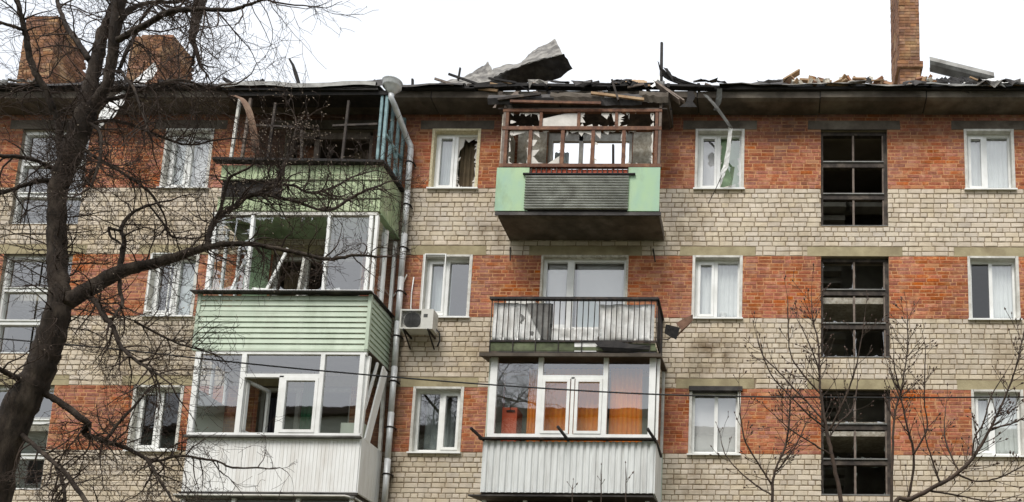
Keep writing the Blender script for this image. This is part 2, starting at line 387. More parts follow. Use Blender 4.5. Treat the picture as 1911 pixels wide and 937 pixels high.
COLS = {'A': (-12.72,-11.72), 'B': (-7.1,-6.1), 'D': (-1.6,-.6), 'E': (3.95,4.96)}
OPEN = []      # x0, x1, z0, z1
for k in range(3):
    for c in 'ABDE': OPEN.append(COLS[c]+(SILL[k], HEAD[k]))
    OPEN.append((.99,2.36,SILL[k]-.82,HEAD[k])); OPEN.append((-15.78,-14.34,SILL[k]-.82,HEAD[k]))
LDOOR = (-10.2,-8.35); CDOOR = (-4.68,-2.92)
for k in range(3):
    OPEN.append(LDOOR+(FLOOR[k]+.06,HEAD[k])); OPEN.append(CDOOR+(FLOOR[k]+.06,HEAD[k]))
LINT = []
for x0, x1, z0, z1 in OPEN:
    LINT.append((x0-.27, x1+.27, z1, z1+.212))
def inside(x, z, rects):
    return any(a < x < b and c < z < d for a,b,c,d in rects)

# masonry core with real openings and reveals
YW, YI = .012, .38
bands = [ZB]
for k in (2,1,0): bands += [SILL[k], HEAD[k]]
zs = sorted(set([0]+bands+[v for r in OPEN for v in r[2:]]+[EAVE+.1])); xs = sorted(set([XL,XR]+[v for r in OPEN for v in r[:2]]))
wb = MB()
for i in range(len(xs)-1):
    for j in range(len(zs)-1):
        cx, cz = (xs[i]+xs[i+1])/2, (zs[j]+zs[j+1])/2
        if inside(cx, cz, OPEN): continue
        red = any(SILL[k] < cz < (HEAD[k] if k else 99) for k in range(3))
        x0,x1,z0,z1 = xs[i],xs[i+1],zs[j],zs[j+1]
        yf = .004 if red else YW
        wb.add([(x0,yf,z0),(x1,yf,z0),(x1,yf,z1),(x0,yf,z1)], [(0,1,2,3)], 1 if red else 0)
        wb.add([(x0,YI,z0),(x1,YI,z0),(x1,YI,z1),(x0,YI,z1)], [(3,2,1,0)], 2)
for x0,x1,z0,z1 in OPEN:
    for a,b_,c,d in ((x0,z0,x0,z1),(x1,z0,x1,z1),(x0,z0,x1,z0),(x0,z1,x1,z1)):
        wb.add([(a,0.004,b_),(c,0.004,d),(c,YI,d),(a,YI,b_)], [(0,1,2,3)], 2)
wall = wb.build('wall', ['mortar_beige','mortar_red','room'], bld)

# bricks
def brick_shape(mb, x0, x1, z0, z1, y0, rnd, jit, ch=.006, mi=0):
    y = y0+rnd.uniform(-.003,.003)
    j = lambda: rnd.uniform(-jit, jit)
    o = [(x0,z0),(x1,z0),(x1,z1),(x0,z1)]; s = ((1,1),(-1,1),(-1,-1),(1,-1))
    back = [(a+j()*.4, .02, b+j()*.4) for a,b in o]
    mid = [(back[i][0], y+ch*.8, back[i][2]) for i in range(4)]
    fr = [(back[i][0]+s[i][0]*(ch+abs(j())), y+rnd.uniform(-.0015,.0015), back[i][2]+s[i][1]*(ch+abs(j())*.6)) for i in range(4)]
    mb.add(back+mid+fr, [(8,9,10,11)]+[(4+i,4+(i+1)%4,8+(i+1)%4,8+i) for i in range(4)]+[(i,(i+1)%4,4+(i+1)%4,4+i) for i in range(4)], mi)
rb = random.Random(3)
allb = []      # x0,x1,z0,z1,is red
def course(z0, z1, joint, red, pattern, off):
    x = XL-off
    blocked = [r for r in OPEN+LINT if r[2] < z1-.02 and r[3] > z0+.02]
    segs = []; cur = XL
    for a, b_ in sorted((r[0], r[1]) for r in blocked):
        if a > cur: segs.append((cur, a))
        cur = max(cur, b_)
    if cur < XR: segs.append((cur, XR))
    while x < XR:
        L = {'h': .12, 's': .25}[pattern if pattern in 'hs' else ('h' if rb.random() < .25 else 's')]
        if rb.random() < .03: L *= .7
        L2 = L+rb.uniform(-.006,.006)
        for a, b_ in segs:
            p, q = max(x, a), min(x+L2, b_)
            if q-p > .03: allb.append((p, q, z0+joint/2+rb.uniform(-.002,.002), z1-joint/2+rb.uniform(-.002,.002), red))
        x += L2+joint*rb.uniform(.85,1.3)
seq = 'shshshsshshsmm'
zones = [(ZB, SILL[2], 0, 14+4), (SILL[2], HEAD[2], 1, 17), (HEAD[2], SILL[1], 0, 14), (SILL[1], HEAD[1], 1, 17), (HEAD[1], SILL[0], 0, 14), (SILL[0], EAVE+.02, 1, 21)]
for za, zb_, red, n in zones:
    h = (zb_-za)/n
    for i in range(n):
        idx = n-1-i
        course(za+i*h, za+(i+1)*h, .0165 if not red else .011, red, (seq[idx%14] if not red else 'm'), rb.uniform(0,.25))
def size_in_view(t):
    c = Vector(((t[0]+t[1])/2, 0, (t[2]+t[3])/2)); d = c-EYE; w = d.dot(FW)
    px, py = CAM['px']+CAM['F']*d.dot(RT)/w, CAM['py']-CAM['F']*d.dot(UP)/w
    if not (4 < px < 1905 and 4 < py < 930): return 0
    if 330 < px < 740 or 890 < px < 1235 or px < 300: return 0      # behind balconies and the tree
    return 1/w
cand = [i for i, t in enumerate(allb) if not t[4] and .243 < t[1]-t[0] < .257]
cand.sort(key=lambda i: -size_in_view(allb[i])); single = set(cand[:300])
fb, fr_ = MB(), MB()
for i, t in enumerate(allb):
    if i in single: continue
    brick_shape(fr_ if t[4] else fb, t[0], t[1], t[2], t[3], 0, rb, .006 if t[4] else .014)
tag(fb.build('beige_brickwork', 'brick_beige', wall), kind='stuff')
tag(fr_.build('red_brickwork', 'brick_red', wall), kind='stuff')
variants = []
for q in range(12):
    b = MB(); brick_shape(b, -.125, .125, -.0445, .0445, 0, rb, .014)
    me = bpy.data.meshes.new('brick'); me.from_pydata(b.v, [], b.f); me.materials.append(MATS['brick_beige']); variants.append(me)
for n_, i in enumerate(sorted(single)):
    t = allb[i]; o = bpy.data.objects.new('brick', variants[n_%12]); o.location = ((t[0]+t[1])/2, 0, (t[2]+t[3])/2); link(o, wall)

# concrete lintels over the openings
for x0,x1,z0,z1 in LINT:
    if x0 > XR: continue
    b = MB(); y = -.004+rb.uniform(-.002,.002)
    j = lambda: rb.uniform(-.012,.012)
    b.prism([(x0+j(),z0),(x1+j(),z0),(x1+j(),z1-.012),((x0+x1)/2,z1-.012+j()*.5),(x0+j(),z1-.012)], y, .03)
    b.build('lintel', 'concrete' if z1 < 14 else 'concrete_dark', bld)

# rooms behind the windows
parts_x = [-22.4,-16.3,-13.85,-11.2,-7.45,-5.75,-1.9,.55,2.8,9.4]
stairs = {1: 1, 7: 1}
rm = MB()
rm.box(XL,XR,5.0,5.2,0,EAVE)
for x in parts_x: rm.box(x-.06,x+.06,YI,5.0,4,EAVE)
for k in range(3):
    for i in range(len(parts_x)-1):
        if i in (1,7): continue
        rm.box(parts_x[i]+.06,parts_x[i+1]-.06,YI,5.0,FLOOR[k]-.18,FLOOR[k]-.002)
for i in range(len(parts_x)-1):
    if i == 5: continue          # the roof and ceiling over this room are gone
    rm.box(parts_x[i]+.06,parts_x[i+1]-.06,YI,5.0,EAVE-.02,EAVE+.14)
rm.build('interior', 'room', bld)
for i in (1,7):
    sm = MB(); a, c = parts_x[i]+.07, parts_x[i+1]-.07
    for k in range(3):
        zl = SILL[k]-.05
        if k: box('landing','plaster',bld,a,c,YI+.03,1.5,zl+.56,zl+.86)              # half landing behind each stair window's middle tier
        zf = FLOOR[k]
        for s_ in range(8):
            sm.box(a+.02,(a+c)/2-.05,1.5+s_*.28,1.78+s_*.28,zl+.56-s_*.16,zl+.68-s_*.16)
            sm.box((a+c)/2+.05,c-.02,1.5+s_*.28,1.78+s_*.28,zl+.56+s_*.16,zl+.68+s_*.16)
    sm.box(a,c,3.9,4.0,5,EAVE)
    sm.build('staircase', 'stair_wall', bld)

# ------------------------------------------------------------------ windows
def pvc_window(x0, x1, z0, z1, label, panes=('glass','glass'), split=.47, sash=0, reveal='pvc_dirty', seed=0, hood=0):
    rnd = random.Random(seed)
    f = MB(); t = .045; X0, X1, Z0, Z1 = x0+t, x1-t, z0+.03, z1-.035
    f.ring(X0,X1,Z0,Z1,.13,.2,.05); xm = X0+(X1-X0)*split
    f.box(xm-.035,xm+.035,.128,.2,Z0+.05,Z1-.05)
    w = f.build('window', 'pvc', bld); w['label'] = label
    halves = ((X0+.05,xm-.035),(xm+.035,X1-.05))
    for i, (a, c) in enumerate(halves):
        if i == sash:
            s = MB(); s.ring(a+.002,c-.002,Z0+.052,Z1-.052,.11,.17,.052); s.build('sash','pvc',w)
            box('gasket','rubber',w,a+.053,c-.053,.118,.122,Z1-.112,Z1-.106)
            a, c, zz0, zz1 = a+.054, c-.054, Z0+.104, Z1-.104
        else: zz0, zz1 = Z0+.05, Z1-.05
        kind = panes[i]
        if kind in MATS: pane(w, a, c, zz0, zz1, .16, kind)
        elif callable(kind): kind(w, a, c, zz0, zz1, .16, rnd)
    r = MB()
    for (p,q,u,v) in ((x0,x0+t,z0,z1),(x1-t,x1,z0,z1),(x0+t,x1-t,z1-.035,z1)):
        r.box(p-.008,q+(.008 if q == x1 else 0),-.01,.13,u,v+(.008 if v == z1 else 0))
    r.build('reveal', reveal, w)
    s = MB(); s.add([(x0-.03,-.06,z0-.012),(x1+.03,-.06,z0-.012),(x1+.03,.128,z0+.03),(x0-.03,.128,z0+.03),
                     (x0-.03,-.06,z0-.042),(x1+.03,-.06,z0-.042),(x1+.03,.0,z0-.03),(x0-.03,.0,z0-.03)],
                    [(0,1,2,3),(4,5,1,0),(4,7,6,5),(0,3,7,4),(1,5,6,2),(2,6,7,3)])
    s.build('sill', 'pvc', w)
    return w
def smash(edge, material='shard_dusty', miss=.3):
    return lambda w,a,c,z0,z1,y,rnd: shards(w,a,c,z0,z1,y,rnd,edge,material,miss)
NAMES = {0: 'top-floor', 1: 'middle', 2: 'lowest'}
# column A
pvc_window(*COLS['A'],SILL[0],HEAD[0],'white window with a dark gap between its sashes, left of the burnt green balcony',seed=1)
pvc_window(*COLS['A'],SILL[1],HEAD[1],'white two-light window with pale blue pane beside the green siding balcony',split=.52,seed=2)
pvc_window(*COLS['A'],SILL[2],HEAD[2],'dark two-light window beside the white panelled balcony',panes=('glass_dark','glass_dark'),split=.5,seed=3)
# column B
def b1_right(w,a,c,z0,z1,y,rnd):
    shards(w,a,c,z0,z1,y,rnd,(.16,.2,.1,.1),'shard_dusty',.2,n=14)
    b = MB(); b.add([(a,y,z1),(a+.12,y,z1-.03),(a+.1,y,z1-.2),(a,y,z1-.34)],[(0,1,2,3)]); b.build('glass_shard','shard_dusty',w)
pvc_window(*COLS['B'],SILL[0],HEAD[0],'smashed top-floor window with brown curtain, right of the drainpipe',panes=('glass',b1_right),reveal='foam',seed=4)
pvc_window(*COLS['B'],SILL[1],HEAD[1],'window above the air conditioner with a lowered blind frame',seed=5)
pvc_window(*COLS['B'],SILL[2],HEAD[2],'dark reflecting window right of the drainpipe below the air conditioner',split=.53,seed=6,sash=1)
# column D
def d1_left(w,a,c,z0,z1,y,rnd):
    # a pane still in place with a ragged hole
    cx, cz = a+(c-a)*.82, z0+(z1-z0)*.6; n = 22; b = MB(); inner, outer = [], []
    for k in range(n):
        t = 2*math.pi*k/n; rr = .085+.05*rnd.random()+(.06 if math.sin(t) < -.3 else 0)*rnd.random()
        inner.append((min(cx+rr*math.cos(t)*.8,c-.001),y,cz+rr*math.sin(t)*1.5))
        dx, dz = math.cos(t), math.sin(t)
        s = min([(c-cx)/dx if dx > 1e-6 else ((a-cx)/dx if dx < -1e-6 else 1e9), (z1-cz)/dz if dz > 1e-6 else ((z0-cz)/dz if dz < -1e-6 else 1e9)])
        outer.append((cx+dx*s,y,cz+dz*s))
    b.add(inner+outer, [(k,(k+1)%n,n+(k+1)%n,n+k) for k in range(n)])
    for cr in ((a,z0),(a,z1),(c,z0),(c,z1)):
        t = min(range(n), key=lambda k: (outer[k][0]-cr[0])**2+(outer[k][2]-cr[1])**2)
        for u in (t, (t+1)%n, (t-1)%n):
            pass
        tt = math.atan2(cr[1]-cz, cr[0]-cx)%(2*math.pi); k = int(tt/(2*math.pi/n))%n
        b.add([outer[k],(cr[0],y,cr[1]),outer[(k+1)%n]], [(0,1,2)])
    b.build('broken_pane','glass',w)
def d1_right(w,a,c,z0,z1,y,rnd):
    h = z1-z0; wd = c-a; b = MB()
    b.add([(c,y,z0),(c,y,z0+.97*h),(a+.62*wd,y,z1-.02),(a+.45*wd,y,z0+.72*h),(a+.3*wd,y,z0+.5*h),(a+.45*wd,y,z0+.36*h),(a+.62*wd,y,z0+.22*h),(a+.42*wd,y,z0+.05*h),(a+.44*wd,y,z0)],[tuple(range(9))])
    b.build('glass_shard','shard',w)
    shards(w,a,c,z0,z1,y+.004,rnd,(.12,.14,.12,0),'shard_dusty',.3,n=12)
pvc_window(*COLS['D'],SILL[0],HEAD[0],'top-floor window with a black hole in its pane and green wall inside',panes=(d1_left,d1_right),seed=7)
pvc_window(*COLS['D'],SILL[1],HEAD[1],'intact white window with pale curtains right of the railed balcony',seed=8,split=.46)
pvc_window(*COLS['D'],SILL[2],HEAD[2],'window with drawn white blind under a dark shutter box',panes=('glass','glass'),split=.52,sash=9,seed=9)
pvc_window(*COLS['E'],SILL[0],HEAD[0],'intact top-floor white window below the fallen gutter channel',split=.44,seed=10)
pvc_window(*COLS['E'],SILL[1],HEAD[1],'white window with dark insect screen on one half',panes=('glass_dark','glass'),split=.47,sash=9,seed=11)
pvc_window(*COLS['E'],SILL[2],HEAD[2],'white window behind the thick bare sapling limb',split=.42,seed=12)
box('shutter_box','tin_burnt',bld,COLS['D'][0]-.02,COLS['D'][1]+.04,-.06,.12,HEAD[2]-.06,HEAD[2]+.03)
for nm in ('B','A'):   # light frame of a fly screen set outside
    x0 = COLS[nm][0]
    f = MB(); f.ring(x0+.03,x0+.47,SILL[1]+.08,HEAD[1]+.015,-.03,-.012,.02); f.build('screen_frame','pvc',bld)

# stairwell windows, dark timber, three tiers of two lights
def stair_window(x0,x1,z0,z1,label,material,state,seed,rail=.13):
    rnd = random.Random(seed); f = MB(); f.ring(x0,x1,z0,z1,.09,.2,.05,.07,.05,.075)
    w = f.build('stair_window', material, bld); w['label'] = label
    h = (z1-z0)/3; xm = (x0+x1)/2-.01
    for i in (1,2):
        zz = z0+h*i-.02
        box('transom',material,w,x0+.05,x1-.07,.085,.19,zz-rail/2,zz+rail/2)
        box('drip_rail','tin_grey' if material != 'pvc' else 'pvc',w,x0+.05,x1-.07,.06,.084,zz+rail/2-.024,zz+rail/2)
    box('bottom_rail','tin_grey' if material != 'pvc' else 'pvc',w,x0-.01,x1+.01,.05,.089,z0+.01,z0+.04)
    for i in range(3):
        a, c = z0+h*i+(.05 if i else .05), z0+h*(i+1)-(.09 if i < 2 else .075)
        if material != 'pvc':
            box('mullion','wood_grey',w,xm-.02,xm+.02,.1,.17,a,c)
            box('light_edge','wood_grey',w,x1-.1,x1-.071,.1,.16,a,c)
        for (p,q) in ((x0+.05,xm-.02),(xm+.02,x1-.1)):
            s = state[i]
            if s == 'g': pane(w,p,q,a,c,.15,'glass_dark' if material != 'pvc' else 'glass')
            elif s == 'b': shards(w,p,q,a,c,.15,rnd,(.06,.05,.12,.05),'shard',.6,n=6)
    return w
SX = (.99,2.36); LX = (-15.78,-14.34)
for k, (st, lb) in enumerate((('nnn','tall black stairwell window on the top floor, its panes dark'),('bbb','broken dark stairwell window of the middle row'),('bbb','broken dark stairwell window behind the sapling branches'))):
    stair_window(*SX,SILL[k]-.82,HEAD[k],lb,'wood_dark',st,20+k)
for k, lb in enumerate(('white stairwell window behind the dense crown of the old tree','white stairwell window left of the tree trunk','white stairwell window behind the lower trunk')):
    stair_window(*LX,SILL[k]-.82,HEAD[k],lb,'pvc','ggg',30+k,rail=.1)

# things hanging behind the panes
curtain(-7.0,-6.62,12.96,14.2,.27,'curtain_grey','pale net curtain behind the whole half of the smashed window',6,.02)
curtain(-6.62,-6.1,12.96,14.25,.3,'curtain_brown','brown curtain hanging in the smashed window right of the drainpipe',6,.035)
curtain(-1.55,-1.12,12.9,14.2,.3,'blind','white blind behind the pane with the black hole',2,.004)
for x0,x1,z0,lb in ((-1.55,-.64,SILL[1],'pale curtains behind the intact window right of the railed balcony'),(3.98,4.93,SILL[0],'pale curtains behind the intact top-floor window'),(4.0,4.93,SILL[2],'pale curtains in the window behind the sapling limb'),(-12.68,-12.2,SILL[0],'white curtain in the top-floor window next to the burnt balcony')):
    curtain(x0,x1,z0,z0+1.32,.25,'curtain_white',lb,9,.02)
curtain(4.46,4.93,SILL[1],SILL[1]+1.3,.25,'curtain_white','white curtain beside the insect screen',5,.02)
curtain(-12.2,-11.75,SILL[0],SILL[0]+1.32,.25,'blind','pale blind filling the other half of the top-floor window',2,.004)
curtain(-12.2,-11.75,SILL[1],SILL[1]+1.32,.25,'curtain_grey','blue-grey blind in the window beside the green siding balcony',2,.004)
curtain(-1.56,-.64,SILL[2],SILL[2]+1.26,.24,'blind','crumpled white blind filling the window under the shutter box',3,.012)
curtain(-7.05,-6.6,SILL[1],SILL[1]+1.3,.3,'curtain_grey','grey net curtain in the window above the air conditioner',5,.02)
curtain(-7.05,-6.15,SILL[2]-.1,SILL[2]+1.3,.6,'curtain_grey','grey net curtain in the reflecting window right of the drainpipe',8,.03)
b = MB(); b.box(-1.14,-.58,.27,.29,12.1,14.3); b.build('painted_partition','green_wall',bld)
for x0, z0, lb in ((-.98,SILL[1]+.06,'white flowerpot standing inside the intact window'),):
    b = MB(); b.tube([(x0,.25,z0),(x0,.25,z0+.02),(x0,.25,z0+.13),(x0,.25,z0+.15)],[.045,.05,.07,.075],14); tag(b.build('flowerpot','pvc',smooth=True),lb,'flowerpot')

# ------------------------------------------------------------------ eave, cornice and roof
cj = [-22.4,-20.8,-18.2,-15.6,-12.9,-10.2,-7.0,-4.4,-1.55,.95,3.1,5.7,8.3,9.4]
for a, c in zip(cj, cj[1:]):
    b = MB(); e = .012; dz = rb.uniform(-.012,.012)
    b.prism([(a+e,0),(c-e,0),(c-e,1),(a+e,1)],0,1); b = MB()
    prof = [(0.012,EAVE),(-.42,EAVE-.0),(-.5,EAVE+.03),(-.5,EAVE+.17),(.35,EAVE+.17),(.35,EAVE+.06)]
    n = len(prof)
    b.add([(a+e,y,z+dz) for y,z in prof]+[(c-e,y,z+dz) for y,z in prof],[tuple(range(n)),tuple(range(2*n-1,n-1,-1))]+[(i,n+i,n+(i+1)%n,(i+1)%n) for i in range(n)])
    b.build('cornice_panel','concrete_dark',bld)
    if c < 9: box('joint_strip','charred',bld,c-.011,c+.011,-.49,-.02,EAVE+.02,EAVE+.15)
def roof_edge(xa, xb, y0, z0, drop, material, seed, name='roof_sheet'):
    """the ragged lower edge of the sheet roof, running up the slope behind it"""
    rnd = random.Random(seed); n = max(4,int((xb-xa)/.22)); rows = [[],[],[]]
    for i in range(n+1):
        x = xa+(xb-xa)*i/n; w = .02*math.sin(x*3.1+seed)+rnd.uniform(-.012,.012)
        rows[0].append((x, y0-.02+rnd.uniform(-.01,.01), z0-drop+w+rnd.uniform(-.015,.015)))
        rows[1].append((x, y0, z0+w)); rows[2].append((x, 5.2, z0+1.75))
    b = MB(); b.sheet(rows, .006); return b.build(name, material, bld)
roof_edge(-22.4,-11.05,-.62,EAVE+.26,.06,'tin_burnt',1)
roof_edge(-11.05,-7.9,-1.06,EAVE-.05,.1,'tin_grey',2)
roof_edge(-7.9,-6.3,-.66,EAVE+.22,.05,'tin_burnt',3)
roof_edge(-1.1,3.0,-.62,EAVE+.25,.03,'tin_roof',4)
roof_edge(3.0,9.4,-.64,EAVE+.24,.05,'tin_grey',5)
for x0,x1,z,t,tilt,y in ((-22.4,-11.0,EAVE+.205,.06,0,-.5),(-7.6,-6.1,EAVE+.2,.06,.0,-.52),(-6.2,-5.0,EAVE+.24,.06,.02,-.52),(-5.1,-3.7,EAVE+.265,.06,-.015,-.5),(-3.8,-2.35,EAVE+.27,.06,.02,-.5),(-2.5,-.9,EAVE+.25,.045,-.03,-.5),(-1.2,3.2,EAVE+.2,.055,.01,-.5),(3.1,9.4,EAVE+.2,.06,0,-.5),
                          (-6.6,-5.3,EAVE+.42,.05,.04,-.3),(-4.9,-3.9,EAVE+.3,.05,-.05,-.25),(-3.4,-2.7,EAVE+.3,.05,.02,-.35)):
    b = MB(); b.bar((x0,y,z-tilt),(x1,y,z+tilt),t,.14); b.build('charred_beam','charred',bld)
for x in np.arange(-6.4,-1.0,.62):
    b = MB(); x = float(x)+rb.uniform(-.1,.1); b.bar((x,-.58,EAVE+.25),(x+rb.uniform(-.1,.1),rb.uniform(.0,.5),EAVE+.25+rb.uniform(.0,.15)),.09,.06); b.build('rafter_stub','charred',bld)
# ------------------------------------------------------------------ chimneys
def chimney(x0, x1, y0, y1, z0, z1, profile, seed, label, base=None):
    rnd = random.Random(seed); core = MB(); bricks = MB(); h = .077; n = int((z1-z0)/h)
    for i in range(n):
        za = z0+i*h; t = i/n; ya, yb = profile(t); YA, YB = y0+(y1-y0)*ya, y0+(y1-y0)*yb
        e = .06 if base and base[0] <= za <= base[1] else 0
        core.box(x0-e+.008,x1+e-.008,YA-e+.008,YB+e-.008,za,za+h)
        L = .25 if i%2 else .13; off = rnd.uniform(0,.1)
        for face in range(4):
            a, c = ((x0-e,x1+e) if face in (0,2) else (YA-e,YB+e)); p = a
            while p < c-.02:
                q = min(p+(L if rnd.random() > .2 else .12), c)
                if c-q < .05: q = c
                if rnd.random() > .03:
                    d = rnd.uniform(.0,.007); u0, u1, w0, w1 = p+.006, q-.006, za+.006, za+h-.006
                    if face == 0: bricks.box(u0,u1,YA-e-d,YA-e+.02,w0,w1)
                    elif face == 1: bricks.box(x1+e-.02,x1+e+d,u0,u1,w0,w1)
                    elif face == 2: bricks.box(u0,u1,YB+e-.02,YB+e+d,w0,w1)
                    else: bricks.box(x0-e-d,x0-e+.02,u0,u1,w0,w1)
                p = q
    o = core.build('chimney','mortar_chimney',bld); o['label'] = label
    tag(bricks.build('chimney_brickwork','brick_chimney',o),kind='stuff'); return o
chimney(2.86,3.32,1.5,2.9,14.7,20.4,lambda t:(0,1),1,'tall narrow brick chimney with a collar near its base',base=(16.78,16.98))
pr = random.Random(77)
STEP = [pr.uniform(-.09,.09) for _ in range(80)]
def p1(t):
    z = 14.7+t*3.66; k = STEP[int((z-14.7)/.077)%80]*.35
    return (0, (1 if z < 16.7 else .82 if z < 17.15 else .62 if z < 17.6 else .5 if z < 18.2 else .3)+k)
chimney(-17.5,-16.75,1.6,3.6,14.7,18.36,p1,2,'broken brick chimney stump standing furthest from the drainpipe')
def p2(t):
    z = 14.7+t*3.4; k = STEP[int((z-14.2)/.077)%80]*.35
    return (0 if z < 17.75 else .14, (1 if z < 16.3 else .8 if z < 16.9 else .6 if z < 17.3 else .5)+k)
chimney(-14.95,-14.2,1.6,3.9,14.7,18.1,p2,3,'broken brick chimney with a stepped top behind the hanging limb')
# splinters and scraps still fixed along the broken eave
sp = random.Random(31)
for i in range(74):
    x = sp.choice((sp.uniform(-6.6,-.9), sp.uniform(-6.6,-.9), sp.uniform(-.9,7), sp.uniform(-17,-8))); L = sp.uniform(.15,.75)
    a = Vector((x, sp.uniform(-.62,-.45), EAVE+.25+sp.uniform(-.03,.05))); tl = sp.gauss(0,.22)
    bar('splinter', sp.choice(('charred','charred','wood_dark','wood_grey','wood_raw')), bld, a, a+Vector((L*math.cos(tl)*sp.choice((-1,1)), sp.uniform(-.15,.15), L*math.sin(tl)*.6+sp.uniform(-.04,.06))), sp.uniform(.025,.07), .025)
for i in range(26):
    x = sp.choice((sp.uniform(-6.8,-.8), sp.uniform(-.9,7), sp.uniform(-17,-8.2))); w_ = sp.uniform(.15,.5); h_ = sp.uniform(.06,.2)
    y0_, z0_ = (-.66, EAVE+.24)
    rows = [[(x+w_*u/4+sp.uniform(-.03,.03), y0_-.04*v+sp.uniform(-.05,.05), z0_+.03-h_*v/2*sp.uniform(.3,1.2)+sp.uniform(-.02,.05)) for u in range(5)] for v in range(3)]
    b = MB(); b.sheet(rows,.005); b.build('sheet_scrap', sp.choice(('tin_burnt','tin_grey','tin_roof','charred')), bld)
for i in range(9):
    x = sp.uniform(-6.4,-.6); zt_ = EAVE+.16; L = sp.uniform(.15,.5)
    b = MB(); rows = [[(x+.05*u+sp.uniform(-.02,.02)+.06*v*sp.uniform(-1,1), -.52-.03*v, zt_-L*v/3) for u in range(3)] for v in range(4)]
    b.sheet(rows,.004); b.build('hanging_scrap', sp.choice(('tin_burnt','charred','wood_grey')), bld)

# ------------------------------------------------------------------ balconies
def slab(x0, x1, y, z0, z1, label, material='concrete_dark'):
    b = MB(); prof = [(.004,z0),(y+.1,z0),(y,z0+.05),(y,z1),(.004,z1)]; n = len(prof)
    b.add([(x0,p,q) for p,q in prof]+[(x1,p,q) for p,q in prof],[tuple(range(n)),tuple(range(2*n-1,n-1,-1))]+[(i,n+i,n+(i+1)%n,(i+1)%n) for i in range(n)])
    o = b.build('balcony', material, bld); o['label'] = label; return o
LX0, LX1 = -10.88, -7.66
CX0, CX1 = -5.36, -2.2
rd = random.Random(11)

# --- top balcony of the drainpipe column: burnt out, green planks
z5 = FLOOR[0]-.18
L5 = slab(LX0+.02,LX1-.02,-.93,z5-.06,z5+.05,'burnt-out top balcony with green plank parapet and no glass in front')
px = LX0
while px < LX1-.02:                          # plank parapet in three rails, the middle one ripped away on one side
    w = .125
    for a, c, lim in ((12.52,12.83,99),(12.12,12.5,-9.7),(11.84,12.1,99)):
        if lim < 90 and px < lim: continue
        box('plank','green_plank',L5,px+.011,min(px+w,LX1)-.008,-.945-rd.uniform(0,.008),-.925,a+rd.uniform(-.008,.008),c+rd.uniform(-.006,.006))
    px += w
box('gap_shade_board','charred',L5,LX0+.03,LX1-.03,-.9,-.88,11.84,12.82)  # black board added behind the planks, its colour gives their gaps the shade
box('gap_shade_board','charred',L5,LX1-.06,LX1-.04,-.88,-.03,11.84,12.8)  # same added dark board behind the side planks
px = -.92
while px < -.02:
    box('side_plank','green_plank',L5,LX1-.02,LX1+rd.uniform(.0,.008),px+.012,px+.082,11.86,12.8); px += .09
for z in (11.83,12.11,12.5): box('rail','green_old',L5,LX0,LX1+.012,-.965,-.947,z,z+.022)
b = MB(); b.bar((LX0-.12,-1.0,12.9),(LX1+.04,-1.0,12.85),.05,.16); b.build('handrail','charred',L5)
b = MB(); b.bar((LX1+.02,-1.0,12.86),(LX1+.02,-.02,12.86),.05,.1); b.build('handrail','charred',L5)
for (x,m_) in ((-10.72,'pvc_dirty'),(-10.5,'wood_grey')): bar('post',m_,L5,(x,-.93,12.88),(x+.05,-.93,14.3),.05,.05)
for y in (-.93,-.62,-.31,-.04): bar('side_post','blue_wood',L5,(LX1-.04,y,12.88),(LX1-.04,y,14.4 if y < -.1 else 14.5),.055,.055)
for z in (13.55,14.38): bar('side_rail','blue_wood',L5,(LX1-.04,-.93,z),(LX1-.04,-.03,z),.05,.05)
bar('post','blue_wood',L5,(LX1-.14,-.93,12.88),(LX1-.14,-.93,14.4),.05,.05)
bar('fallen_strut','blue_wood',L5,(LX1-.01,-.8,13.7),(LX1-.01,-.1,12.95),.045,.03)
for y in (-.9,-.6,-.28): pane(L5,0,0,0,0,0,'glass').hide_render if False else None
b = MB(); b.box(LX0-.1,LX1-.2,-1.04,-.5,EAVE-.2,EAVE-.16); b.build('roof_boarding','charred',L5)
bar('roof_beam','charred',L5,(LX0,-.95,EAVE-.25),(LX1,-.95,EAVE-.22),.09,.07)
# what is left of the front glazing: leaning charred mullions and a cracked transom
for x, t_, z1_ in ((-9.98,.04,14.2),(-9.3,-.06,13.6),(-8.5,.03,14.25)): bar('broken_mullion','wood_dark',L5,(x,-.93,12.9),(x+t_,-.93,z1_),.045,.045)
bar('broken_transom','wood_dark',L5,(-10.45,-.93,13.72),(-9.35,-.93,13.66),.04,.04); bar('broken_transom','wood_dark',L5,(-8.75,-.93,13.7),(-7.85,-.93,13.74),.04,.04)
# door and window of the flat behind
fx = MB()
for x in (-10.2,-9.62,-8.46): fx.box(x,x+.1,.1,.18,FLOOR[0]+.1,14.2)
fx.box(-10.1,-8.46,.1,.18,14.12,14.27); fx.box(-9.52,-8.46,.1,.18,12.86,12.96)
fx.build('burnt_door_frame','wood_grey',bld)
curtain(-10.08,-9.66,12.2,14.1,.3,'wood_brown','scorched brown door panel hanging behind the burnt-out balcony',2,.004)
curtain(-8.95,-8.5,12.9,14.1,.5,'curtain_brown','scorched brown curtain in the opening behind the burnt-out balcony',4,.03)

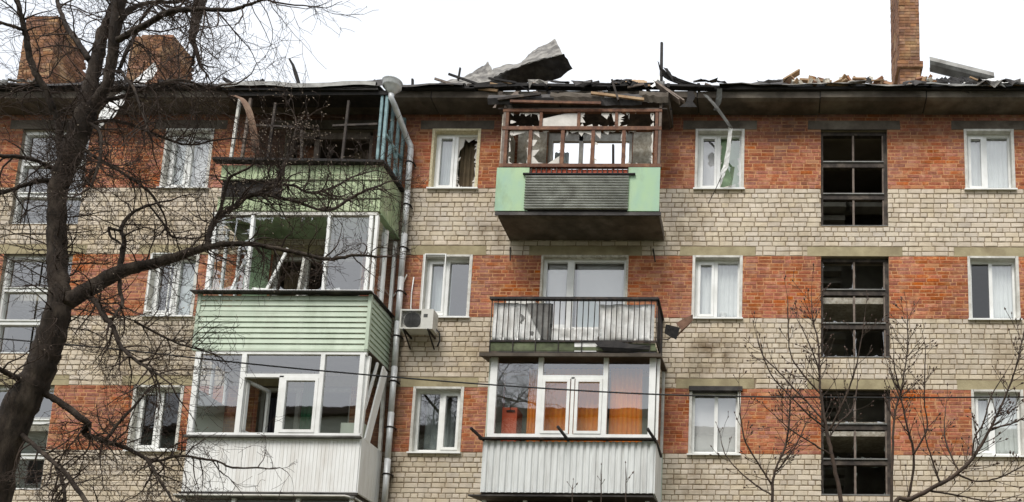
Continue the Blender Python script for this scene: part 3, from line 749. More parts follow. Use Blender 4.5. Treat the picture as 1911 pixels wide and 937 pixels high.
# --- middle balcony: pale green siding, wrecked white glazing
z4 = FLOOR[1]-.18
L4 = slab(LX0+.02,LX1-.02,-.95,z4-.06,z4+.06,'glazed balcony clad in pale green siding with wrecked white frames')
zz0, zz1 = 8.97, 10.06; nb = 10; h = (zz1-zz0)/nb
for i in range(nb):
    a = zz0+i*h; lift = .02 if i == nb-4 else 0
    b = MB(); b.add([(LX0-.07,-1.035,a),(LX1-.02,-1.035,a),(LX1-.02,-1.012-lift*.3,a+h-.012),(LX0-.07,-1.012-lift,a+h-.012),
                     (LX0-.07,-1.0,a),(LX1-.02,-1.0,a),(LX1-.02,-1.0,a+h-.004),(LX0-.07,-1.0,a+h-.004)],
                    [(0,1,2,3),(0,4,5,1),(3,2,6,7),(1,5,6,2),(0,3,7,4)])
    b.build('siding_board','green_siding',L4)
    b = MB(); x = LX1+.012
    b.add([(x+.02,-.98,a),(x+.02,-.02,a),(x,-.02,a+h-.012),(x,-.98,a+h-.012),(x-.02,-.98,a),(x-.02,-.02,a),(x-.02,-.02,a+h-.004),(x-.02,-.98,a+h-.004)],
          [(0,1,2,3),(0,4,5,1),(3,2,6,7),(1,5,6,2),(0,3,7,4)]); b.build('siding_board','green_siding',L4)
for x, y in ((LX0-.11,-1.04),(LX1-.035,-1.045)): box('corner_trim','green_siding',L4,x,x+.065,y,y+.06,8.93,10.08)
box('bottom_trim','green_siding',L4,LX0-.1,LX1+.03,-1.045,-.99,8.92,8.965)
b = MB(); b.add([(LX0-.2,-1.13,10.075),(LX1+.06,-1.13,10.075),(LX1+.06,-.95,10.1),(LX0-.2,-.95,10.1)],[(0,1,2,3)]); 
b = MB(); b.bar((LX0-.2,-1.08,10.085),(LX1+.06,-1.08,10.085),.02,.16); b.build('window_ledge','tin_burnt',L4)
box('window_ledge','tin_burnt',L4,LX1+.0,LX1+.08,-1.0,-.02,10.075,10.095)
zt = 11.72
def post(par, x, y, z0, z1, w=.07, m_='pvc', x2=None, d=.07): return bar('post',m_,par,(x,y,z0),(x if x2 is None else x2,y,z1),d,w)
post(L4,LX0+.04,-.99,10.1,zt,.09); post(L4,-10.1,-.99,10.1,zt,.06); post(L4,-8.6,-.99,10.1,zt,.055); post(L4,LX1-.12,-.99,10.1,zt,.07); post(L4,LX1-.01,-.99,10.1,zt,.06)
box('sill_rail','pvc',L4,LX0-.02,LX1,-1.03,-.95,10.1,10.17)
box('head_rail','pvc_dirty',L4,LX0-.02,LX1,-1.03,-.95,11.72,11.78)
for y in (-.5,-.05): bar('side_post','pvc',L4,(LX1-.02,y,10.1),(LX1-.02,y,11.7),.06,.06)
box('side_rail','pvc',L4,LX1-.05,LX1+.01,-.95,-.02,10.1,10.16)
for a, c in (((-9.72,-.99,10.14),(-9.38,-.97,11.05)),((-10.45,-.9,10.18),(-10.16,-.97,10.9)),((-9.0,-.9,10.16),(-8.4,-.75,10.32)),((-10.0,-.95,10.22),(-8.7,-.93,10.13))):
    bar('loose_profile','pvc',L4,a,c,.045,.035)
bar('loose_profile','pvc_dirty',L4,(-9.28,-.6,10.1),(-9.2,-.6,11.1),.14,.05)
shards(L4,LX0+.09,-10.13,10.17,11.7,-.98,rd,(.5,.4,.35,.6),'shard',.2,n=8)
shards(L4,-10.07,-8.63,10.17,11.7,-.98,rd,(.04,.04,.06,.08),'shard',.4,n=8)
pane(L4,-8.57,LX1-.16,10.17,11.7,-.985,'glass')
for y0_, y1_ in ((-.95,-.54),(-.46,-.08)): 
    b = MB(); b.add([(LX1-.02,y0_,10.16),(LX1-.02,y1_,10.16),(LX1-.02,y1_,11.7),(LX1-.02,y0_,11.7)],[(0,1,2,3)]); b.build('pane','glass',L4)
b = MB(); b.box(LX0-.04,LX1+.04,-.93,-.005,11.79,11.808); b.build('soffit','green_wall',L4)
fx = MB(); fx.ring(LDOOR[0],LDOOR[1],FLOOR[1]+.06,HEAD[1],.1,.17,.07); fx.box(-9.6,-9.5,.1,.17,FLOOR[1]+.1,HEAD[1]-.07)
fx.build('balcony_door_frame','pvc_dirty',bld)
curtain(-10.1,-9.62,9.4,11.3,.35,'curtain_brown','striped brown curtain behind the wrecked green siding balcony',5,.03)
box('painted_panel','green_wall',bld,-10.75,-10.24,-.02,-.006,9.3,11.6)
b = MB(); b.sheet([[(-10.75,-.75,11.75),(-10.2,-.7,11.66)],[(-10.5,-.7,11.3),(-10.15,-.6,11.2)]],.02); tag(b.build('fallen_board','green_old'),'greenish board fallen behind the glass of the green siding balcony','board')

# --- lower balcony: white glazing, white ribbed panel
z3 = FLOOR[2]-.18
L3 = slab(LX0+.02,LX1-.02,-.95,z3-.06,z3+.06,'glazed white balcony with a fine-ribbed white parapet and bent side frame')
x = LX0-.02; n = 46; w = (LX1+.02-x)/n
for i in range(n): box('panel_rib','white_panel',L3,x+i*w+.003,x+(i+1)*w-.003,-1.006,-.998,6.18,7.2)
box('panel_backing','white_panel',L3,LX0-.02,LX1+.02,-.998,-.985,6.17,7.21)
n = 13; w = .96/n
for i in range(n): box('side_rib','white_panel',L3,LX1+.02,LX1+.038,-.985+i*w+.003,-.985+(i+1)*w-.003,6.18,7.26)
box('side_backing','white_panel',L3,LX1+.008,LX1+.02,-.985,-.01,6.17,7.27)
b = MB(); b.bar((LX0-.05,-1.05,7.225),(LX1+.05,-1.05,7.225),.03,.1); b.build('window_ledge','tin_grey',L3)
box('bottom_trim','tin_burnt',L3,LX0-.05,LX1+.05,-1.03,-.985,6.12,6.165)
P3 = [LX0+.02,-9.97,-9.22,-8.47,LX1-.06]
zb, zt, tr = 7.24, 8.86, 8.43
box('sill_rail','pvc',L3,LX0-.03,LX1+.01,-1.03,-.96,zb,zb+.07); box('head_rail','pvc',L3,LX0-.03,LX1+.01,-1.03,-.96,zt,zt+.06)
post(L3,P3[0],-.995,zb+.07,zt,.1); post(L3,P3[1],-.995,zb+.07,zt,.09); post(L3,P3[2],-.995,zb+.07,tr,.08); post(L3,P3[3],-.995,zb+.07,zt,.08); post(L3,P3[4],-.995,zb+.07,zt,.09)
box('transom','pvc',L3,P3[1]+.045,P3[3]-.04,-1.03,-.96,tr-.03,tr+.04)
b = MB(); b.ring(P3[2]+.042,P3[3]-.042,zb+.075,tr-.035,-1.04,-.975,.06); b.build('sash','pvc',L3)
pane(L3,P3[0]+.05,P3[1]-.045,zb+.07,zt,-.99); pane(L3,P3[1]+.045,P3[3]-.04,tr+.04,zt,-.99); pane(L3,P3[3]+.04,P3[4]-.045,zb+.07,zt,-.99); pane(L3,P3[2]+.1,P3[3]-.1,zb+.135,tr-.095,-1.0)
# the open sash folded inwards
b = MB(); a0, c0 = Vector((P3[1]+.05,-.95,0)), Vector((P3[1]+.2,-.38,0))
for (u,v,z0_,z1_) in ((0,.1,zb+.09,tr-.05),(.9,1,zb+.09,tr-.05)):
    p, q = a0.lerp(c0,u), a0.lerp(c0,v); b.bar((p.x,p.y,(z0_+z1_)/2),(q.x,q.y,(z0_+z1_)/2),z1_-z0_,.05)
for z in (zb+.12,tr-.08): b.bar((a0.x,a0.y,z),(c0.x,c0.y,z),.06,.05)
b.build('open_sash','pvc',L3)
b = MB(); b.add([(a0.x,a0.y,zb+.12),(c0.x,c0.y,zb+.12),(c0.x,c0.y,tr-.08),(a0.x,a0.y,tr-.08)],[(0,1,2,3)]); b.build('pane','glass',L3)
# bent side frame
bar('side_post','pvc',L3,(LX1-.03,-.93,zb),(LX1+.02,-.93,zt),.07,.08); bar('side_post','pvc_dirty',L3,(LX1+.02,-.1,zb),(LX1-.02,-.06,zt),.07,.06)
bar('bent_side_panel','white_panel',L3,(LX1+.03,-.75,zb+.0),(LX1+.1,-.35,zt-.02),.22,.03,(0,1,0))
bar('bent_side_panel','pvc',L3,(LX1+.01,-.9,zb+.6),(LX1+.06,-.62,zt),.05,.04)
fx = MB(); fx.ring(LDOOR[0],LDOOR[1],FLOOR[2]+.06,HEAD[2],.1,.17,.07); fx.box(-9.5,-9.42,.1,.17,FLOOR[2]+.1,HEAD[2]-.07); fx.build('balcony_door_frame','pvc_dirty',bld)
curtain(-9.85,-9.5,6.5,8.3,-.2,'curtain_dark','dark curtain hanging in the open sash of the white balcony',5,.03)
curtain(-9.15,-8.92,6.5,8.6,-.3,'curtain_green','dark green curtain strip behind the closed sash of the white balcony',3,.03)
b = MB(); b.box(-8.22,-7.78,-.6,-.25,6.3,7.66); tag(b.build('cupboard','paper_pale',origin=(-8,-.4,6.3)),'pale cupboard standing behind the corner pane of the white balcony','cupboard')
b = MB(); b.box(LX0-.06,LX1+.06,-.95,-.005,8.925,8.94); b.build('soffit','concrete_dark',bld)

for (Bx, nm, x, m_, za, zb2, zc) in ((L3,'side_wall',LX0+.02,'paper_pale',6.2,8.2,8.86),(L4,'side_wall',LX0+.0,'green_siding',9.0,10.1,11.72)):
    box(nm,m_,Bx,x-.012,x+.012,-.94,-.01,za,zb2)
    b = MB(); b.add([(x,-.94,zb2),(x,-.01,zb2),(x,-.01,zc),(x,-.94,zc)],[(0,1,2,3)]); b.build('pane','glass',Bx)
    for y in (-.5,-.03): bar('side_post','pvc',Bx,(x,y,zb2),(x,y,zc),.05,.05)

# --- the next balcony below, only its canopy and window heads reach into view
L2 = slab(LX0+.02,LX1-.02,-.95,3.3,3.42,'enclosed balcony below the white one with a rounded metal canopy edge')
b = MB(); b.box(LX0-.08,LX1+.02,-1.06,-.01,6.05,6.1); b.build('canopy','tin_grey',L2)
b = MB(); b.tube([(LX0-.1,-1.08,6.09),(LX1-.15,-1.08,6.09),(LX1+.0,-1.02,6.07),(LX1+.06,-.85,6.03),(LX1+.08,-.05,5.98)],.022,8); b.build('canopy_edge','pvc_dirty',L2,True)
for x in (LX0+.03,-9.9,-8.7,LX1-.05): post(L2,x,-.98,4.4,6.05,.07)
pane(L2,LX0+.06,LX1-.08,4.4,6.04,-.97,'glass_dark'); box('parapet','white_panel',L2,LX0,LX1,-1,-.97,3.4,4.4)

# --- top balcony of the middle column: brown timber glazing, green sheets, corrugated front
C5 = slab(CX0+.0,CX1-.0,-.92,z5-.08,z5+.1,'smashed timber-glazed top balcony with green sheets and corrugated front','concrete_dark')
gy = -.92
box('green_sheet','green_panel',C5,CX0-.05,-4.77,gy-.04,gy-.02,11.86,12.78)
box('green_sheet','green_panel',C5,-2.82,CX1-.0,gy-.04,gy-.02,11.86,12.79)
nr_ = 13; zz0, zz1 = 11.88, 12.6; hh = (zz1-zz0)/nr_
for i in range(nr_):
    b = MB(); rows = []
    for t in range(7):
        a = t/6*math.pi; rows.append([(-4.83,gy-.05-.04*math.sin(a),zz0+(i+.16+t/6*.66)*hh),(-2.8,gy-.05-.04*math.sin(a),zz0+(i+.16+t/6*.66)*hh)])
    b.sheet(rows,.004); b.build('corrugation','corrugate',C5,True)
box('sheet_backing','charred',C5,-4.82,-2.81,gy-.045,gy-.04,11.87,12.62)  # black sheet stands in for the shade in the valleys between the ridges
box('top_flashing','charred',C5,-4.88,-2.68,gy-.09,gy-.05,12.61,12.64)
box('parapet_back','cabinet_red',C5,-4.77,-2.82,gy+.02,gy+.04,12.5,12.78)
x = -4.75
while x < -2.84: box('baluster','wood_dark',C5,x,x+.02,gy-.02,gy,12.62,12.79); x += .1
box('parapet_back','tin_burnt',C5,-4.77,-2.82,gy+.01,gy+.02,11.8,12.62)
box('slab_edge','tin_burnt',C5,CX0-.04,CX1+.04,gy-.03,gy,11.78,11.85)
ft, fb_, fm = 14.06, 12.8, 13.64
box('bottom_rail','wood_brown',C5,CX0-.02,CX1+.02,gy-.04,gy+.04,fb_,fb_+.07)
box('middle_rail','wood_brown',C5,CX0,CX1,gy-.04,gy+.04,fm-.035,fm+.04)
box('head_rail','wood_brown',C5,CX0,CX1,gy-.04,gy+.04,ft-.06,ft)
for x in (CX0+.03,CX1-.04): bar('corner_post','wood_grey',C5,(x,gy,11.9),(x+.01,gy,14.35),.06,.05)
bar('corner_post','wood_brown',C5,(CX0+.09,gy,fb_),(CX0+.09,gy,ft),.06,.06); bar('corner_post','wood_brown',C5,(CX1-.1,gy,fb_),(CX1-.1,gy,ft),.06,.06)
up_x = [CX0+.12,-4.6,-3.85,-3.1,CX1-.13]; lo_x = [CX0+.12,-4.79,-4.15,-3.55,-2.94,CX1-.13]
for x in up_x[1:-1]: bar('mullion','wood_brown',C5,(x,gy,fm+.04),(x,gy,ft-.06),.06,.06)
for x in lo_x[1:-1]: bar('mullion','wood_brown',C5,(x,gy,fb_+.07),(x,gy,fm-.035),.06,.07)
for i in range(4):
    a, c = up_x[i]+.03, up_x[i+1]-.03
    if i == 1:
        b = MB(); b.add([(a,gy,fm+.04),(c,gy,fm+.04),(c,gy,ft-.07),(c-.25,gy,ft-.08),(a,gy,ft-.19)],[(0,1,2,3,4)]); b.build('glass_shard','shard_dusty',C5)
    else: shards(C5,a,c,fm+.04,ft-.06,gy,rd,(.2,.16,.3,.45),'shard_dusty',.35,n=8)
for i in range(5):
    a, c = lo_x[i]+.035, lo_x[i+1]-.035
    shards(C5,a,c,fb_+.07,fm-.035,gy,rd,((.25,.12,.1,.2),(.45,.1,.08,.3),(.05,.1,.06,.2),(.15,.15,.05,.28),(.1,.15,.08,.14))[i],'shard_dusty',.4,n=8)
b = MB(); b.prism([(-4.45,fb_+.07),(-4.2,fb_+.07),(-4.2,fb_+.25)],gy-.01,gy); b.build('glass_shard','shard_dusty',C5)
box('side_wall','plaster',C5,CX0-.03,CX0+.0,gy+.04,-.01,11.9,14.0)
# boards lying against the parapet inside and the pale back wall
box('back_wall_panel','plaster',bld,-5.3,-4.7,-.02,-.006,12.1,14.2); box('back_wall_panel','plaster',bld,-2.9,-2.5,-.02,-.006,12.1,14.2)
fx = MB()
for x in (CDOOR[0],-4.05,CDOOR[1]-.08): fx.box(x,x+.08,.1,.18,FLOOR[0]+.06,14.26)
fx.box(CDOOR[0]+.08,CDOOR[1]-.08,.1,.18,14.08,14.26); fx.build('empty_door_frame','pvc_dirty',bld)
curtain(-4.6,-4.3,12.2,13.95,.3,'curtain_grey','grey curtain in the roofless room behind the timber-glazed balcony',4,.03)
b = MB(); b.bar((-3.35,.6,12.2),(-3.5,1.0,14.6),.05,.05); tag(b.build('fallen_lath','charred',origin=(-3.35,.6,12.2)),'charred lath leaning in the roofless room seen through broken panes','lath')
# fascia over the balcony, bent and scorched
for xa, xb, za, zb2, tl, m_ in ((CX0-.3,-4.35,14.14,14.4,.03,'tin_burnt'),(-4.42,-3.35,14.16,14.44,-.02,'concrete_dark'),(-3.42,-2.6,14.12,14.42,.03,'tin_burnt'),(-2.66,CX1+.12,14.18,14.46,-.03,'concrete_dark')):
    rows = [[],[],[],[]]
    for i in range(9):
        t = i/8; x = xa+(xb-xa)*t; w = rd.uniform(-.02,.02)+tl*(t-.5)
        rows[0].append((x,-.98+w*.5,za+w)); rows[1].append((x,-1.02+rd.uniform(-.02,.02),za+(zb2-za)*.4+w)); rows[2].append((x,-.99,za+(zb2-za)*.75+w)); rows[3].append((x,-.9+w,zb2+w+rd.uniform(-.02,.02)))
    b = MB(); b.sheet(rows,.012); b.build('fascia_board',m_,C5)
b = MB(); b.box(CX0-.1,CX1+.1,-.95,-.3,14.06,14.085); b.build('roof_boarding','wood_dark',C5)
for a, c, m_ in (((-3.6,-1.06,14.33),(-2.55,-1.06,14.19),'wood_raw'),((-5.45,-1.05,14.2),(-4.6,-1.05,14.32),'wood_dark'),((-3.2,-1.06,14.62),(-3.05,-1.07,14.16),'wood_dark'),((-5.2,-1.04,14.16),(-3.4,-1.04,14.12),'wood_brown')):
    bar('loose_batten',m_,C5,a,c,.05,.04)
for s_ in (-1,1):
    x = CX0-.03 if s_ < 0 else CX1+.06
    bar('side_beam','concrete_dark',C5,(x,-.9,14.3),(x,-.02,14.42),.22,.12)

# --- open railed balcony
C4 = slab(CX0+.02,CX1+.02,-.9,z4-.06,z4+.06,'open balcony with iron railing backed by torn white metal sheets','green_old')
ry = -.9
bar('top_rail','iron',C4,(CX0-.04,ry,10.06),(CX1+.04,ry,10.06),.045,.1); bar('bottom_rail','iron',C4,(CX0,ry,9.2),(CX1+.03,ry,9.2),.035,.035)
bar('foot_rail','iron',C4,(CX0,ry,8.97),(CX1+.03,ry,8.97),.04,.03)
bar('side_rail','iron',C4,(CX1+.02,ry,10.06),(CX1+.02,-.02,10.06),.045,.06); bar('side_rail','iron',C4,(CX1+.02,ry,9.2),(CX1+.02,-.02,9.2),.03,.03)
n = 29
for i in range(n+1):
    x = CX0+.01+(CX1-CX0)*i/n+rd.uniform(-.006,.006); bar('baluster','iron',C4,(x,ry-.012,9.2 if i%4 else 8.97),(x+rd.uniform(-.01,.01),ry-.012,10.04),.016,.016)
for i in range(9): y = -.82+i*.1; bar('side_baluster','iron',C4,(CX1+.02,y,9.2),(CX1+.02,y,10.04),.014,.014)
def dented(x0,x1,z0,z1,y,m_,seed,amp=.02,name='metal_sheet'):
    rnd = random.Random(seed); rows = []
    for j in range(9):
        rows.append([(x0+(x1-x0)*i/10,y+amp*math.sin(i*1.3+seed)*math.cos(j*.9+seed)+rnd.uniform(-amp,amp)*.5,z0+(z1-z0)*j/8) for i in range(11)])
    b = MB(); b.sheet(rows,.004); return b.build(name,m_,C4,True)
dented(CX0+.02,-4.86,9.22,10.0,ry+.05,'tin_white',1); dented(-4.9,-4.2,9.22,9.99,ry+.085,'tin_grey',2,.03); dented(-5.2,-4.4,9.22,9.98,ry+.06,'tin_white',5,.02)
b = MB(); b.sheet([[(-4.72,ry+.02,9.98),(-4.22,ry+.02,9.98)],[(-4.55,ry+.02,9.6),(-4.23,ry+.02,9.55)],[(-4.35,ry+.025,9.25),(-4.23,ry+.025,9.23)]],.004); b.build('torn_sheet','tin_grey',C4)
dented(-3.3,CX1-.04,9.22,9.98,ry+.06,'tin_white',3); dented(-4.2,-3.32,9.22,9.5,ry+.07,'tin_white',4,.015)
box('foot_board','green_old',C4,CX0+.01,-3.75,ry+.005,ry+.02,8.99,9.18); box('foot_board','green_old',C4,-3.1,CX1,ry+.02,ry+.035,8.99,9.18)
box('foot_board','tin_white',C4,-3.74,-3.32,ry+.005,ry+.02,8.99,9.17)
b = MB(); b.sheet([[(-3.35,ry-.03,9.16),(-3.0,ry-.06,9.2),(-2.7,ry-.02,9.16),(-2.3,ry-.02,9.12)],[(-3.25,ry-.1,9.06),(-3.0,ry-.12,9.02),(-2.7,ry-.08,9.02),(-2.3,ry-.03,9.08)],[(-3.15,ry-.03,9.0),(-3.0,ry-.03,8.98),(-2.7,ry-.02,8.98),(-2.3,ry-.015,9.04)]],.006,.012)
tag(b.build('torn_rubber_sheet','charred'),'black torn sheet lying along the foot of the iron railing','sheet')
b = MB(); b.box(-5.15,-4.6,-.7,-.4,9.3,10.15); tag(b.build('white_box','pvc_dirty'),'white cabinet top showing above the iron railing','cabinet')
# window and door of this flat
f = MB(); x0,x1 = CDOOR; f.ring(x0+.03,x1-.03,9.35,HEAD[1]-.03,.1,.18,.06); f.box(-4.17,-4.03,.1,.18,9.4,HEAD[1]-.09); f.box(x0+.09,-4.17,.1,.18,9.9,10.0); f.box(-4.03,x1-.09,.1,.18,9.75,9.95)
w4 = f.build('window','pvc',bld); w4['label'] = 'wide white balcony window and door with pale blinds behind the iron railing'
pane(w4,x0+.09,-4.17,10.0,HEAD[1]-.09,.14); pane(w4,-4.03,x1-.09,9.95,HEAD[1]-.09,.14); pane(w4,x0+.09,-4.17,9.41,9.9,.14,'shard_dusty')
r = MB(); r.ring(x0-.01,x1+.01,9.3,HEAD[1]+.005,-.01,.099,.042); r.build('reveal','plaster',w4)
curtain(x0+.1,-4.2,9.6,11.4,.21,'blind','white blind in the balcony door behind the iron railing',2,.004); curtain(-4.0,x1-.1,9.6,11.4,.23,'blind','white blind with a torn corner in the wide balcony window',2,.004)
b = MB(); b.sheet([[(-3.95,.2,10.0),(-3.3,.2,10.0),(-3.0,.2,9.95)],[(-3.95,.2,10.35),(-3.55,.2,10.4),(-3.3,.21,10.1)],[(-3.9,.2,10.6),(-3.7,.2,10.65),(-3.55,.2,10.5)]],.004); tag(b.build('torn_cloth','curtain_grey'),'grey torn cloth hanging behind the wide balcony window','cloth')

# --- white glazed balcony over ribbed metal
C3 = slab(CX0+.02,CX1+.02,-.95,z3-.06,z3+.06,'white glazed balcony with orange curtains over a ribbed metal parapet')
x0, x1 = CX0+.02, CX1+.07; n = 27; w = (x1-x0)/n
box('sheet_backing','ribbed_metal',C3,x0,x1,-1.0,-.985,6.2,7.18)
for i in range(n):
    a = x0+i*w
    b = MB(); b.add([(a+.012,-1.0,6.2),(a+.03,-1.03,6.2),(a+w-.03,-1.03,6.2),(a+w-.012,-1.0,6.2),(a+.012,-1.0,7.18),(a+.03,-1.03,7.18),(a+w-.03,-1.03,7.18),(a+w-.012,-1.0,7.18)],[(0,1,5,4),(1,2,6,5),(2,3,7,6),(4,5,6,7),(3,2,1,0)])
    b.build('metal_rib','ribbed_metal',C3)
box('side_sheet','ribbed_metal',C3,x1,x1+.012,-1.0,-.02,6.2,7.2)
b = MB(); b.bar((x0-.06,-1.06,7.21),(x1+.02,-1.06,7.215),.03,.12); b.build('window_ledge','iron',C3)
for a, c in (((x0+.02,-1.02,7.19),(x0-.12,-1.4,7.3)),((-3.74,-1.02,7.19),(-3.86,-1.45,7.32)),((x1+.03,-.95,7.17),(x1-.1,-1.42,7.3)),((x1+.02,-1.02,7.19),(x1+.03,-.3,7.12))): bar('clothesline_arm','iron',C3,a,c,.04,.04)
P = [CX0+.15,-4.33,-3.71,-3.1,CX1-.02]; zb, zt, tr = 7.24, 8.86, 8.43
box('sill_rail','pvc',C3,P[0]-.06,P[4]+.06,-1.03,-.96,zb,zb+.08); box('head_rail','pvc',C3,P[0]-.06,P[4]+.06,-1.03,-.96,zt,zt+.05)
for x, t_, h1 in ((P[0],.13,zt),(P[1],.09,zt),(P[2],.06,tr),(P[3],.09,zt),(P[4],.12,zt)): post(C3,x,-.995,zb+.08,h1,t_)
box('transom','pvc',C3,P[1]+.045,P[3]-.045,-1.03,-.96,tr-.03,tr+.04)
for a, c in ((P[1],P[2]),(P[2],P[3])):
    b = MB(); b.ring(a+.05,c-.05,zb+.085,tr-.035,-1.04,-.97,.055); b.build('sash','pvc',C3)
    pane(C3,a+.105,c-.105,zb+.14,tr-.09,-1.0)
pane(C3,P[0]+.065,P[1]-.045,zb+.08,zt,-.99); pane(C3,P[3]+.045,P[4]-.06,zb+.08,zt,-.99); pane(C3,P[1]+.045,P[3]-.045,tr+.04,zt,-.99)
bar('side_post','pvc',C3,(P[4]+.1,-.93,zb),(P[4]+.1,-.93,zt+.05),.07,.05); bar('side_post','pvc_dirty',C3,(P[4]+.1,-.1,zb),(P[4]+.1,-.1,zt+.05),.07,.05)
b = MB(); b.add([(P[4]+.1,-.9,zb+.05),(P[4]+.1,-.12,zb+.05),(P[4]+.1,-.12,zt),(P[4]+.1,-.9,zt)],[(0,1,2,3)]); b.build('pane','glass',C3)
b = MB(); x0c, x1c = CX0-.04, CX1+.13
b.add([(x0c-.06,-1.16,8.8),(x1c+.02,-1.16,8.8),(x1c,-.0,8.97),(x0c,-.0,8.97),(x0c-.06,-1.16,8.83),(x1c+.02,-1.16,8.83),(x1c,-.0,9.0),(x0c,-.0,9.0)],[(0,3,2,1),(4,5,6,7),(0,1,5,4),(1,2,6,5),(3,0,4,7)])
b.box(x0c-.06,x1c+.02,-1.175,-1.155,8.785,8.85)
b.build('canopy','concrete_dark',C3)
b = MB(); b.box(CX0+.1,CX1,-.02,-.006,6.3,8.8); 
box('back_wall_panel','paper_pale',bld,CX0+.1,CDOOR[0]-.02,-.02,-.006,6.3,8.85); box('back_wall_panel','paper_pale',bld,CDOOR[1]+.02,CX1+.1,-.02,-.006,6.3,8.85)
curtain(-4.62,-4.36,6.6,8.72,-.72,'curtain_orange','narrow orange curtain strip by the red cupboard of the white glazed balcony',4,.03)
curtain(-4.3,-3.1,6.6,8.72,-.72,'curtain_orange','wide orange curtain behind the two middle sashes of the white balcony',12,.03)
curtain(-3.05,-2.45,6.6,8.72,-.75,'curtain_orange','gathered orange curtain behind the corner pane of the white glazed balcony',7,.035,flare=.3)
b = MB(); b.box(-5.1,-4.82,-.7,-.3,6.4,7.95); tag(b.build('red_cupboard','cabinet_red',origin=(-4.95,-.5,6.4)),'orange-red cupboard behind the corner pane of the white glazed balcony','cupboard')
b = MB(); b.box(-5.02,-4.86,-.72,-.71,7.86,7.89); b.box(-4.95,-4.94,-.72,-.71,7.89,8.2); tag(b.build('hook_rail','charred'),'black hook bar on the red cupboard behind glass','hook')
box('side_wall','paper_pale',C3,CX0+.03,CX0+.055,-.94,-.02,6.2,8.86)
C2 = slab(CX0+.02,CX1+.02,-.95,3.3,3.42,'enclosed balcony at the lower edge under the ribbed metal parapet')
b = MB(); b.add([(x0c-.1,-1.2,6.08),(x1c-.05,-1.2,6.08),(x1c-.05,0,6.2),(x0c,0,6.2),(x0c-.1,-1.2,6.11),(x1c-.05,-1.2,6.11),(x1c-.05,0,6.23),(x0c,0,6.23)],[(0,3,2,1),(4,5,6,7),(0,1,5,4),(1,2,6,5),(3,0,4,7)]); b.build('canopy','tin_burnt',C2)
for x in (CX0+.1,-4.5,-3.3,CX1-.05): post(C2,x,-.98,4.4,6.05,.07)
pane(C2,CX0+.14,CX1-.09,4.4,6.05,-.97,'glass_dark'); box('parapet','white_panel',C2,CX0,CX1,-1,-.97,3.4,4.4)
# dark shallow window reveals of the L2/C2 flats are below the frame; iron rods in the wall
for a, c in (((-5.34,-.0,11.62),(-5.26,-.22,11.22)),((-2.42,.0,11.6),(-2.34,-.22,11.2))):
    b = MB(); b.tube([a,c],.014,6); b.build('wall_bracket','iron',bld)

# ------------------------------------------------------------------ downpipe, air conditioner, cables
dp = empty('drainpipe', (-7.47,-.12,6)); tag(dp,'zinc drainpipe with funnel head running down between balcony and windows','drainpipe')
dp.location = (0,0,0)
hx, hy, hz = -7.62, -.95, 14.55
b = MB(); b.tube([(hx,hy,hz-.16),(hx,hy,hz-.1),(hx,hy,hz-.02),(hx,hy,hz+.0),(hx,hy,hz+.09),(hx,hy,hz+.1)],[.062,.1,.165,.185,.185,.2],24); b.build('funnel','galvanised',dp,True)
b = MB(); pts = [(hx,hy,hz-.14),(hx,hy,hz-.24),(hx+.05,hy+.1,hz-.36),(-7.56,-.18,13.95),(-7.5,-.12,13.83),(-7.49,-.12,13.7)]; b.tube(pts,.058,16); b.build('swan_neck','galvanised',dp,True)
z = 13.72; i = 0
while z > 4:
    b = MB(); b.tube([(-7.49+.004*i,-.12,z+.02),(-7.49+.004*i,-.12,z-.95)],[.06,.055],16); b.build('pipe_section','galvanised',dp,True)
    b = MB(); b.tube([(-7.49+.004*i,-.12,z-.30),(-7.49+.004*i,-.12,z-.27)],.066,16); b.box(-7.58+.004*i,-7.56+.004*i,-.13,.02,z-.3,z-.27); b.box(-7.425+.004*i,-7.4+.004*i,-.13,.02,z-.3,z-.27); b.build('pipe_clamp','iron',dp,True)
    z -= .95; i += 1
ac = empty('air_conditioner',(0,0,0)); tag(ac,'white air conditioner unit on brackets beside the drainpipe','air conditioner')
ax0, ax1, az0, az1, ay0, ay1 = -7.32,-6.66,9.66,10.07,-.42,-.14
b = MB(); b.ring(ax0,ax1,az0,az1,ay0,ay1,.03); b.box(ax0+.42,ax1-.03,ay0,ay1,az0+.03,az1-.03); b.box(ax0+.03,ax0+.42,ay0+.08,ay1,az0+.03,az1-.03); b.build('casing','ac_white',ac)
cx, cz = ax0+.225, (az0+az1)/2
b = MB()
for rr in (.05,.075,.1,.125,.15,.17): b.tube([(cx+rr*math.cos(t*math.pi/12),ay0-.004,cz+rr*math.sin(t*math.pi/12)) for t in range(25)],.005,4)
for t in range(8): b.tube([(cx,ay0-.004,cz),(cx+.175*math.cos(t*math.pi/4),ay0-.004,cz+.175*math.sin(t*math.pi/4))],.004,4)
b.build('fan_grille','ac_dark',ac)
b = MB(); b.tube([(cx,ay0+.075,cz),(cx,ay0+.079,cz)],.17,24); b.build('fan_disc','ac_dark',ac)
box('badge','ac_dark',ac,ax0+.47,ax0+.55,ay0-.003,ay0,az1-.17,az1-.1)
for x in (ax0+.08,ax1-.1): b = MB(); b.box(x,x+.03,ay0-.02,.0,az0-.035,az0-.002); b.bar((x+.015,ay0+.02,az0-.03),(x+.015,-.01,az0-.25),.03,.02); b.build('bracket','iron',ac)
b = MB(); b.tube([(ax1-.02,-.2,az0+.1),(ax1+.06,-.18,az0+.02),(ax1+.05,-.1,az0-.1),(ax1-.02,-.03,az0-.2)],.016,6); b.build('hose','ac_dark',ac,True)
b = MB(); b.tube([(-7.26,-.03,10.95),(-7.28,-.03,10.6),(-7.27,-.04,10.3),(-7.22,-.1,10.06)],.012,6); tag(b.build('white_conduit','pvc',None,True),'thin white conduit dropping to the air conditioner','conduit')
